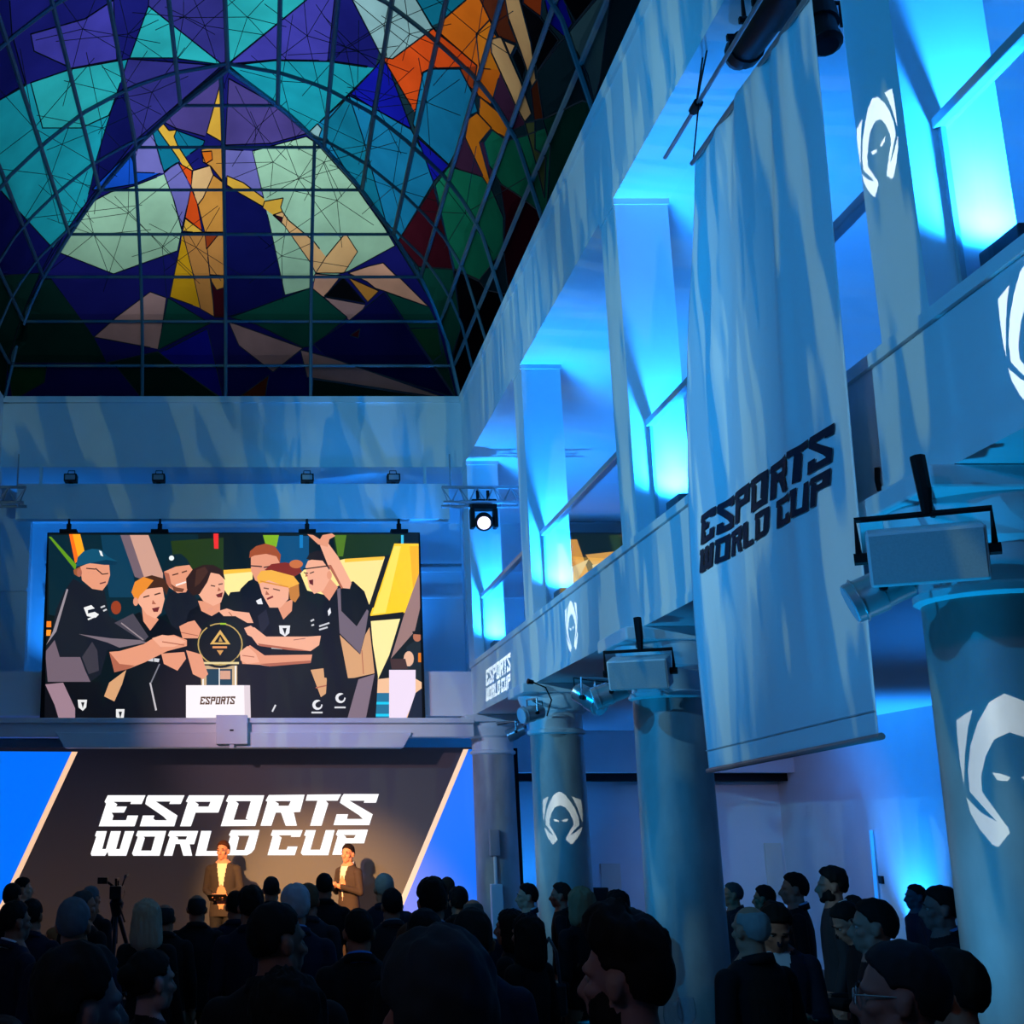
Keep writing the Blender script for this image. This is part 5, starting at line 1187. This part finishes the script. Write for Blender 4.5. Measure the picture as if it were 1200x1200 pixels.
def make_beard():
    mb = MB(); NA, NE = 60, 30
    for j in range(NE + 1):
        el = -math.pi / 2 + math.pi * j / NE
        for i in range(NA):
            az = 2 * math.pi * i / NA; d = Vector((math.sin(az) * math.cos(el), math.cos(az) * math.cos(el), math.sin(el)))
            A = abs(math.degrees(az if az < math.pi else az - 2 * math.pi)); e = math.degrees(el)
            base = max(ellr(d, (0, .032, 1.592), (.057, .062, .076)), ellr(d, (0, .05, 1.555), (.046, .04, .03)), ellr(d, (0, .066, 1.535), (.026, .024, .020)), ellr(d, (.05 if d.x > 0 else -.05, .015, 1.56), (.02, .03, .035)), .03)
            m = sstep(-3, 3, np.interp(A, [0, 18, 30, 60, 80, 92, 100], [-44, -42, -30, -20, 2, 6, -80]) - e) * sstep(-82, -72, e)
            q = HC + d * base; r = base - .012 + (.019 + .003 * mnoise.noise(q * 90)) * m
            mb.v.append(tuple(HC + d * max(.015, r)))
    for j in range(NE):
        for i in range(NA): mb.f.append((j * NA + i, j * NA + (i + 1) % NA, (j + 1) * NA + (i + 1) % NA, (j + 1) * NA + i)); mb.m.append(0)
    o = mb.build('beard', plaster, None, smooth=True); me = o.data; bpy.data.objects.remove(o); me.materials.clear(); me.materials.append(None); return me
HAIR['beard'] = make_beard()
mb = MB(); NN = 28
for r, z, tl in ((.080, 1.465, .10), (.070, 1.528, .10), (.063, 1.530, .10), (.070, 1.465, .10)):
    for i in range(NN):
        a = 2 * math.pi * i / NN; yy = math.sin(a) * r; gap = 1
        mb.v.append((math.cos(a) * r, yy - .022, z - .38 * yy - .01))
for j in range(4):
    for i in range(NN):
        mb.f.append((j * NN + i, j * NN + (i + 1) % NN, ((j + 1) % 4) * NN + (i + 1) % NN, ((j + 1) % 4) * NN + i)); mb.m.append(0)
o = mb.build('shirt_collar', plaster, None, smooth=True); COLLAR = o.data; bpy.data.objects.remove(o); COLLAR.materials.clear(); COLLAR.materials.append(None)
mb = MB(); 
for j, (rx, ry, z) in enumerate(((.102, .086, 1.46), (.088, .078, 1.508), (.082, .072, 1.508), (.092, .078, 1.46))):
    for i in range(NN):
        a = 2 * math.pi * i / NN; mb.v.append((math.cos(a) * rx, math.sin(a) * ry - .024, z - .34 * math.sin(a) * ry))
for j in range(4):
    for i in range(NN):
        if 4 <= i <= 9: continue
        mb.f.append((j * NN + i, j * NN + (i + 1) % NN, ((j + 1) % 4) * NN + (i + 1) % NN, ((j + 1) % 4) * NN + i)); mb.m.append(0)
o = mb.build('jacket_collar', plaster, None, smooth=True); JCOL = o.data; bpy.data.objects.remove(o); JCOL.materials.clear(); JCOL.materials.append(None)
def eye_mesh():
    m = MB().ell((0, 0, 0), (.0125, .0125, .0125), 12)
    m.ell((0, .0085, 0), (.0058, .0052, .0058), 8, 1); o = m.build('eye', [plaster, black], None, smooth=True); me = o.data; bpy.data.objects.remove(o); return me
EYE_ME = eye_mesh(); EYE_ME.materials[0] = mat('eye_white', (.24, .22, .21), .35, spec=.2)
o = MB().tube([(-.017, -.002, -.003), (0, .002, .002), (.017, -.005, -.002)], [.003, .0045, .003], 6).build('eyebrow', plaster); BROW = o.data; bpy.data.objects.remove(o); BROW.materials.clear(); BROW.materials.append(None)
PM = {}
def cm(kind, rgb, rough=.8):
    k = (kind, rgb)
    if k not in PM: PM[k] = mat(kind + '_%02x%02x%02x' % rgb, lin(rgb), rough, spec=.15)
    return PM[k]
BKJ, NVJ, CHJ, BRJ = (16, 16, 20), (18, 22, 40), (30, 32, 38), (44, 38, 36)
def person(u, v, ppm, face, body, hair, hcol, jacket, label, collar=None, skin=(150, 100, 78), trousers=(20, 20, 26), zr=(1.56, 1.90), eyes=False, shirt=None, ground=0.0, group=None, hscale=None):
    d = ray(u, v); f = F / ppm; fw_ = d.y * cth + d.z * sth; p = EYE + d * (f / fw_)
    zt = p.z - ground
    zc = min(max(zt, zr[0]), zr[1])
    if abs(zc - zt) > 1e-6 and abs(d.z) > 1e-4:
        s = (zc + ground - CAMH) / d.z
        if s > 0: p = EYE + d * s
    me, HM = MSK[body]
    o = bpy.data.objects.new('person', me); C.objects.link(o)
    s = zc / 1.775; face = face + math.degrees(-math.atan2(p.x, p.y)) * 0
    o.scale = (s, s, s); o.rotation_euler = (0, 0, math.radians(face))
    hm = HM @ Vector((0, -.01, 1.75)); dx = Matrix.Rotation(math.radians(face), 3, 'Z') @ Vector((hm.x, hm.y, 0)) * s
    o.location = (p.x - dx.x, p.y - dx.y, ground)
    ms = [cm('jacket', jacket), cm('trousers', trousers), cm('skin', skin, .6), cm('shoes', (12, 11, 11), .4), cm('shirt', shirt or jacket)]
    for i, m in enumerate(ms): o.material_slots[i].link = 'OBJECT'; o.material_slots[i].material = m
    def child(name, data, col, kind, M=None):
        c = bpy.data.objects.new(name, data); C.objects.link(c); c.parent = o
        if M is not None: c.matrix_local = M
        if col is not None: c.material_slots[0].link = 'OBJECT'; c.material_slots[0].material = cm(kind, col)
        return c
    if hair: child('hair', HAIR[hair], hcol, 'hair', HM)
    if 'beard' in label: child('beard', HAIR['beard'], hcol, 'hair', HM)
    if collar: child('shirt_collar', COLLAR, collar, 'collar')
    if body not in ('woman',): child('jacket_collar', JCOL, jacket, 'jacket')
    if eyes:
        for sx in (-1, 1):
            child('eye', EYE_ME, None, '', HM @ Matrix.Translation((sx * .031, .070, 1.634))); child('eyebrow', BROW, hcol, 'hair', HM @ Matrix.Translation((sx * .034, .094, 1.660)))
    tag(o, label, 'person', group); return o
DK, BRN, GRY, SIL, BLD = (14, 12, 12), (40, 26, 18), (84, 88, 92), (150, 154, 158), (150, 110, 62)
WC, BC, LC = (190, 195, 205), (90, 130, 175), (130, 160, 190)
G = person
# --- on stage
G(262, 984, 89, 168, 'host', 'short', (70, 38, 20), (58, 50, 46), 'speaker in a dark jacket and open cream shirt holding a tablet on stage', WC, (205, 140, 105), (40, 38, 40), eyes=True, shirt=(225, 205, 175), ground=.12, zr=(1.7, 1.86))
G(408, 988, 89, 128, 'clasp', 'short', (30, 20, 16), (62, 50, 44), 'speaker in a brown suit with hands clasped at the chest on stage', WC, (205, 135, 100), (58, 46, 40), eyes=True, shirt=(225, 200, 180), ground=.12, zr=(1.7, 1.86))
# --- crowd, near the stage first
G(27, 1027, 112, -75, 'man', 'short', DK, BKJ, 'man in profile facing the stage beside the left blue corner of the LED wall', skin=(190, 130, 100))
G(15, 1034, 138, -20, 'man', 'short', DK, BKJ, 'dark-haired man in black with ear lit, beside the profile man at the stage edge')
G(38, 1052, 96, -10, 'man', 'short', DK, NVJ, 'short man mostly hidden behind two dark-haired men at the stage edge')
G(62, 1083, 128, 70, 'crouch', 'thin', (150, 90, 50), (160, 90, 60), 'person crouching low by the stage in colours of warm orange light', skin=(225, 150, 100), zr=(1.6, 1.85), ground=-.62)  # orange stage light put into skin, hair and jacket colours
G(107, 1036, 122, -30, 'man', 'crop', GRY, BKJ, 'grey-haired man in black beside the video camera tripod')
G(98, 1041, 160, -35, 'man_r', 'crop', (60, 58, 58), BKJ, 'man with cropped dark grey hair turning right, behind the silver-haired man')
G(194, 1056, 158, 0, 'man', 'bald', (40, 38, 36), BKJ, 'balding man in black next to the blonde woman with long hair', zr=(1.45, 1.9))
G(276, 1043, 118, 5, 'man', 'short', DK, NVJ, 'dark-haired man in navy below the tablet of the speaker')
G(318, 1025, 130, 0, 'man', 'crop', (38, 26, 20), BKJ, 'man with close-cropped brown hair between the two speakers')
G(361, 1034, 160, -8, 'man', 'short', (96, 68, 48), CHJ, 'light-brown-haired man behind the silver-haired man near the stage')
G(380, 1021, 132, 0, 'man', 'crop', DK, BKJ, 'tall man in black with round cropped head below the suited speaker')
G(450, 1021, 146, 4, 'man', 'crop', (130, 126, 122), NVJ, 'man with shaved grey head against the brown edge of the LED wall')
G(524, 1027, 114, 0, 'man', 'short', (52, 34, 26), BKJ, 'brown-haired man standing before the right blue corner of the LED wall')
G(537, 1039, 124, -5, 'man', 'full', DK, BKJ, 'man with thick black hair in front of the right blue corner of the LED wall')
G(618, 1034, 98, 82, 'man', 'short', DK, NVJ, 'man in profile with white collar between the corner column and the emblem column', WC, (190, 135, 110), eyes=True)
G(657, 1033, 106, 70, 'man', 'short', (36, 26, 22), BKJ, 'man in profile in front of the emblem column', skin=(160, 100, 82))
G(741, 1065, 84, 60, 'man', 'short', DK, BKJ, 'distant man behind the woman in sunglasses')
G(722, 1041, 126, 62, 'woman', 'bob', DK, BKJ, 'dark-haired woman with sunglasses beside the column half hidden by the banner', skin=(165, 120, 105), eyes=True)
G(858, 1032, 92, 75, 'man', 'crop', (60, 58, 58), CHJ, 'man half hidden behind the column left of the banner hem')
G(895, 1036, 118, 50, 'man', 'short', DK, BKJ, 'man with dark wavy hair under the tall cream panel')
G(930, 1021, 150, 68, 'man', 'short', DK, BKJ, 'dark-haired man in profile with pale blue collar below the banner', LC, (150, 105, 90))
G(974, 1015, 158, 72, 'man', 'full', DK, CHJ, 'tall bearded man in profile with pale collar below the banner', WC, (140, 98, 84))
G(999, 1048, 142, 40, 'man', 'short', DK, BKJ, 'man whose dark hair shows behind the tall man with pale collar', zr=(1.45, 1.9))
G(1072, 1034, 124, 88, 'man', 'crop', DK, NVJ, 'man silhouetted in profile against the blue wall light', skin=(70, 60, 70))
G(598, 1063, 118, 60, 'woman', 'bob', DK, BKJ, 'woman with dark bob facing the stage beside the corner column', skin=(150, 105, 90))
G(617, 1069, 142, 40, 'woman', 'long', (18, 14, 14), BKJ, 'woman with long dark hair and black coat beside the emblem column', skin=(140, 95, 80))
G(680, 1037, 164, 25, 'woman', 'bob', (118, 94, 70), BKJ, 'woman with golden bobbed hair and long black coat carrying a shoulder bag', skin=(160, 110, 90))
# --- middle of the room
G(231, 1045, 146, 0, 'man', 'bald', (34, 34, 36), BKJ, 'broad man in dark padded coat and beige trousers with thinning hair', trousers=(120, 105, 80))
G(173, 1052, 178, -6, 'woman', 'long', (156, 140, 116), BKJ, 'woman with long straight blonde hair seen from behind', trousers=(16, 16, 20))
G(294, 1038, 182, 4, 'man', 'full', DK, NVJ, 'man with thick black hair in a navy suit beside the silver-haired man')
G(346, 1036, 196, 6, 'man', 'full', (148, 152, 158), NVJ, 'man with full silver hair near the middle of the crowd', BC)
G(459, 1040, 160, 6, 'man', 'short', DK, CHJ, 'man with neat dark hair and grey shoulders in front of the shaved-head man', (110, 110, 120))
G(506, 1028, 198, -4, 'man', 'full', DK, NVJ, 'tall man with bushy black hair before the right blue corner of the screen', (120, 130, 150))
G(554, 1050, 168, 0, 'man', 'bald', (70, 66, 66), NVJ, 'balding man behind the broad man in the navy suit')
G(18, 1054, 196, -52, 'man', 'short', DK, NVJ, 'man in navy suit and white collar, nose pointing right, beside the silver-haired man', WC, (120, 84, 70), eyes=True)
G(87, 1050, 238, -4, 'man', 'short', (78, 88, 96), NVJ, 'silver-haired man from behind in front of the video camera', BC)
G(420, 1061, 226, 2, 'man', 'crop', DK, BKJ, 'man with fade haircut and bright blue shirt collar seen from behind', (60, 120, 190))
G(497, 1063, 258, 6, 'man', 'short', DK, BKJ, 'man with rounded black hair in front of the man in the teal jacket')
G(481, 1077, 236, 0, 'man', 'thin', (70, 44, 30), BKJ, 'man whose reddish-brown crown shows just above the man in the teal jacket')
G(553, 1062, 282, -8, 'man', 'short', DK, NVJ, 'broad man in navy suit with blue shirt collar seen from behind', BC)
G(878, 1056, 240, 22, 'man', 'bald', (120, 122, 120), BKJ, 'bald grey-haired man in black jacket in front of the lettered banner', skin=(150, 108, 88))
G(908, 1052, 215, 170, 'reader', 'full', DK, NVJ, 'man in navy sweater and white collar facing back and looking down', WC, (140, 92, 74), eyes=True, shirt=(150, 165, 180))
G(981, 1050, 192, 78, 'reader', 'short', DK, BKJ, 'man looking down at a phone in the middle of the right aisle', skin=(130, 95, 82), eyes=True)
G(1022, 1051, 246, 66, 'man', 'short', DK, BKJ, 'dark-haired man in profile with collar coloured pale green as if lit in the right aisle', (90, 150, 140), (140, 104, 90), eyes=True)  # green light on the collar put into its colour
G(1101, 1036, 204, 72, 'man', 'short', DK, BKJ, 'man in black suit and blue collar in profile against the emblem column', (70, 110, 160), (110, 84, 80), eyes=True)
G(1112, 1108, 385, 40, 'man', 'short', DK, BKJ, 'man in black whose dark hair shows behind the man wearing glasses')
# --- foreground
G(322, 1051, 342, -14, 'man_r', 'crop', DK, BKJ, 'man with black fade haircut and ears showing, in a black jacket', skin=(120, 82, 68))
G(176, 1107, 312, -52, 'woman', 'tied', DK, BKJ, 'woman with dark tied-back hair looking to the right with a small earring', skin=(150, 112, 100), eyes=True)
G(92, 1105, 505, -58, 'man', 'full', DK, BKJ, 'man with thick black hair and bare ear standing beside the tied-hair woman', skin=(120, 88, 84), eyes=True)
G(335, 1130, 440, 0, 'woman', 'long', (16, 13, 13), BKJ, 'woman with straight dark hair standing behind the man with black fade haircut', zr=(1.55, 1.85))
G(512, 1088, 690, 6, 'man', 'full', (30, 34, 38), (62, 92, 96), 'man with greying swept hair and a teal jacket at the back of the crowd', skin=(120, 80, 72), zr=(1.6, 1.95))
G(733, 1072, 490, 48, 'man', 'quiff', (22, 17, 16), BKJ, 'bearded man with tall curly hair shaved at the sides, near the high table', skin=(140, 102, 92), eyes=True)
G(1053, 1099, 462, 60, 'man', 'short', (26, 28, 32), BKJ, 'man with swept dark hair wearing glasses near the column beside the banner', skin=(130, 96, 88), eyes=True)
G(4, 1188, 420, 0, 'man', 'short', (44, 30, 24), BKJ, 'person whose brown crown peeks up behind the navy-suited man with white collar', zr=(1.4, 1.75))
# ------------------------------------------------------------------ things people hold and stand by
pe = [o for o in bpy.data.objects if o.name.startswith('person')]
def find(txt): return next(o for o in pe if txt in o['label'])
def at_person(o, loc): return o.matrix_basis @ Vector(loc)
def place_in(o, host, loc, rot=(0, 0, 0)):
    M = Matrix.LocRotScale(host.location, host.rotation_euler, host.scale)
    o.location = M @ Vector(loc); o.rotation_euler = (rot[0], rot[1], host.rotation_euler[2] + rot[2]); return o
h = find('holding a tablet')
t = empty('tablet', label='black tablet held by the speaker in the open cream shirt', cat='tablet'); place_in(t, h, (0, .29, 1.05), (math.radians(-62), 0, 0))
MB().box((-.13, -.006, -.09), (.13, .006, .09)).build('case', blackp, t, bevel=.004); MB().box((-.12, -.008, -.08), (.12, -.0065, .08)).build('glass', mat('tablet_glass', (.03, .03, .035), .1), t)
h = find('looking down at a phone')
t = empty('phone', label='white phone held by the man looking down in the right aisle', cat='phone'); place_in(t, h, (0, .37, 1.16), (math.radians(-50), 0, 0))
MB().box((-.04, -.005, -.08), (.04, .005, .08)).build('case', whitep, t, bevel=.003); MB().box((-.036, -.0065, -.072), (.036, -.0055, .072)).build('screen', mat('phone_glass', (.02, .02, .03), .1, emis=(.3, .5, .6), estr=.25), t)
h = find('carrying a shoulder bag')
t = empty('shoulder_bag', label='black leather shoulder bag on the golden-haired woman', cat='bag'); place_in(t, h, (-.30, .02, .98), (0, 0, math.radians(80)))
lea = mat('black_leather', (.02, .02, .024), .35)
MB().box((-.15, -.05, -.12), (.15, .05, .10)).build('bag_body', lea, t, bevel=.025); MB().box((-.15, -.056, .0), (.15, -.05, .10)).build('flap', lea, t, bevel=.002)
MB().tube([(-.13, 0, .09), (-.10, 0, .30), (0, .0, .38), (.10, 0, .30), (.13, 0, .09)], .012, 8).build('strap', lea, t); MB().box((-.02, -.062, .02), (.02, -.056, .045)).build('buckle', steel, t)
h = find('with sunglasses')
t = empty('sunglasses', label='dark sunglasses on the woman beside the half-hidden column', cat='sunglasses'); place_in(t, h, (0, .096, 1.632))
for s in (-1, 1):
    MB().ell((s * .034, .004, 0), (.028, .006, .022), 12).build('lens', blackp, t, smooth=True); MB().tube([(s * .060, 0, .008), (s * .080, -.10, .008)], .003, 6).build('temple', blackp, t)
MB().tube([(-.012, .006, .006), (.012, .006, .006)], .003, 6).build('bridge', blackp, t)
h = find('wearing glasses near')
t = empty('eyeglasses', label='thin-rimmed glasses on the man with swept dark hair', cat='glasses'); place_in(t, h, (0, .100, 1.632))
for s in (-1, 1):
    MB().tube([(s * .034 + .024 * math.cos(a), .004, .019 * math.sin(a)) for a in np.linspace(0, 2 * math.pi, 17)], .002, 6, False).build('rim', steel, t); MB().tube([(s * .058, 0, .006), (s * .082, -.105, .008)], .002, 6).build('temple', steel, t)
MB().tube([(-.010, .006, .004), (.010, .006, .004)], .002, 6).build('bridge', steel, t)
# video camera on a tripod
p = atZ(137, 1045, 1.36) if False else EYE + ray(137, 1046) * 13.2
t = empty('video_camera', (p.x, p.y, 0), label='black video camera on a tripod in front of the stage', cat='video camera'); zc = p.z
MB().box((-.06, -.16, zc - .06), (.06, .14, zc + .07)).build('camera_body', blackp, t, bevel=.01)
MB().tube([(0, .14, zc), (0, .22, zc), (0, .221, zc), (0, .30, zc)], [.045, .045, .055, .06], 16).build('lens', blackp, t, auto=35)
MB().box((-.012, -.12, zc + .12), (.012, .10, zc + .145)).box((-.012, -.11, zc + .07), (.012, -.08, zc + .125)).box((-.012, .06, zc + .07), (.012, .09, zc + .125)).build('top_handle', blackp, t)
MB().tube([(.045, -.02, zc + .04), (.075, .0, zc + .13), (.08, .05, zc + .16), (.09, .24, zc + .17)], [.008, .008, .017, .017], 10).build('microphone', blackp, t)
MB().box((-.19, -.12, zc + .09), (-.09, .0, zc + .155)).tube([(-.10, -.05, zc + .11), (-.03, -.03, zc + .06)], .014, 8).build('viewfinder', blackp, t, bevel=.008)
MB().tube([(0, 0, zc - .06), (0, 0, zc - .10), (0, 0, zc - .24)], [.05, .075, .045], 14).build('fluid_head', blackp, t)
MB().tube([(.03, -.03, zc - .12), (.12, -.34, zc - .26)], .011, 8).build('pan_handle', black, t)
for k in range(3):
    a = 2 * math.pi * k / 3 + .5; MB().tube([(.03 * math.cos(a), .03 * math.sin(a), zc - .24), (.42 * math.cos(a), .42 * math.sin(a), .0)], [.024, .016], 8).build('leg', black, t)
MB().tube([(0, 0, zc - .22), (0, 0, zc - .5)], .02, 8).build('centre_column', black, t)
# high table with wine glasses
tp = EYE + ray(800, 1190) * 5.55
t = empty('high_table', (tp.x, tp.y, 0), label='round high table with a dark top near the banner column', cat='table')
MB().lathe([(.28, 1.07), (.30, 1.075), (.30, 1.095), (.28, 1.10)], 36).build('table_top', mat('table_dark', (.03, .035, .05), .35), t, auto=40); MB().tube([(0, 0, .02), (0, 0, 1.07)], .035, 12).build('stem', steel, t); MB().lathe([(.24, 0), (.24, .015), (.05, .03)], 28).build('base', steel, t)
wg = clear_glass('wine_glass_clear', (.93, .97, 1))
for k, (dx, dy, lab) in enumerate(((-.06, -.06, 'empty wine glass near the edge of the high table'), (.05, .10, 'empty wine glass behind the other on the high table'))):
    g = empty('wine_glass', (tp.x + dx, tp.y + dy, 1.10), label=lab, cat='wine glass')
    MB().lathe([(.036, 0), (.036, .002), (.006, .006)], 20).build('foot', wg, g, smooth=True); MB().tube([(0, 0, .004), (0, 0, .10)], .0042, 8).build('stem', wg, g, smooth=True)
    o = MB().lathe([(.005, .098), (.024, .108), (.038, .130), (.042, .155), (.038, .19), (.033, .215), (.031, .215), (.036, .19), (.040, .155), (.036, .131), (.022, .110), (.004, .102)], 24).build('bowl', wg, g, smooth=True)

# ------------------------------------------------------------------ pieces of parts hang one level deeper
SUB = {'lens': ('case', 'can', 'head', 'camera_body'), 'grille': ('cabinet',), 'knob': ('yoke',), 'tilt_knob': ('yoke',), 'front_ring': ('can',), 'lamp_core': ('head',), 'lens_tube': ('barrel',), 'cooling_fin': ('barrel',),
       'top_handle': ('camera_body',), 'viewfinder': ('camera_body',), 'microphone': ('camera_body',), 'pan_handle': ('fluid_head',), 'lettering': ('cloth',), 'hem_seam': ('cloth',), 'flap': ('bag_body',), 'buckle': ('bag_body',), 'necking_ring': ('shaft',), 'abacus': ('capital',), 'edge_post': ('glass_panel',), 'screen_lettering': ('screen_picture',), 'gobo_plate': ('barrel',), 'glass': ('case',), 'screen': ('case',)}
for top in [o for o in C.objects if o.parent is None and o.type == 'EMPTY']:
    kids = {c.name.split('.')[0]: c for c in top.children}
    for c in list(top.children):
        for want in SUB.get(c.name.split('.')[0], ()):
            if want in kids and kids[want] is not c:
                p_ = kids[want]; c.parent = p_
                c.matrix_parent_inverse = Matrix.Identity(4) if top.name.split('.')[0] in ('hanging_banner', 'led_wall') else p_.matrix_basis.inverted()
                break
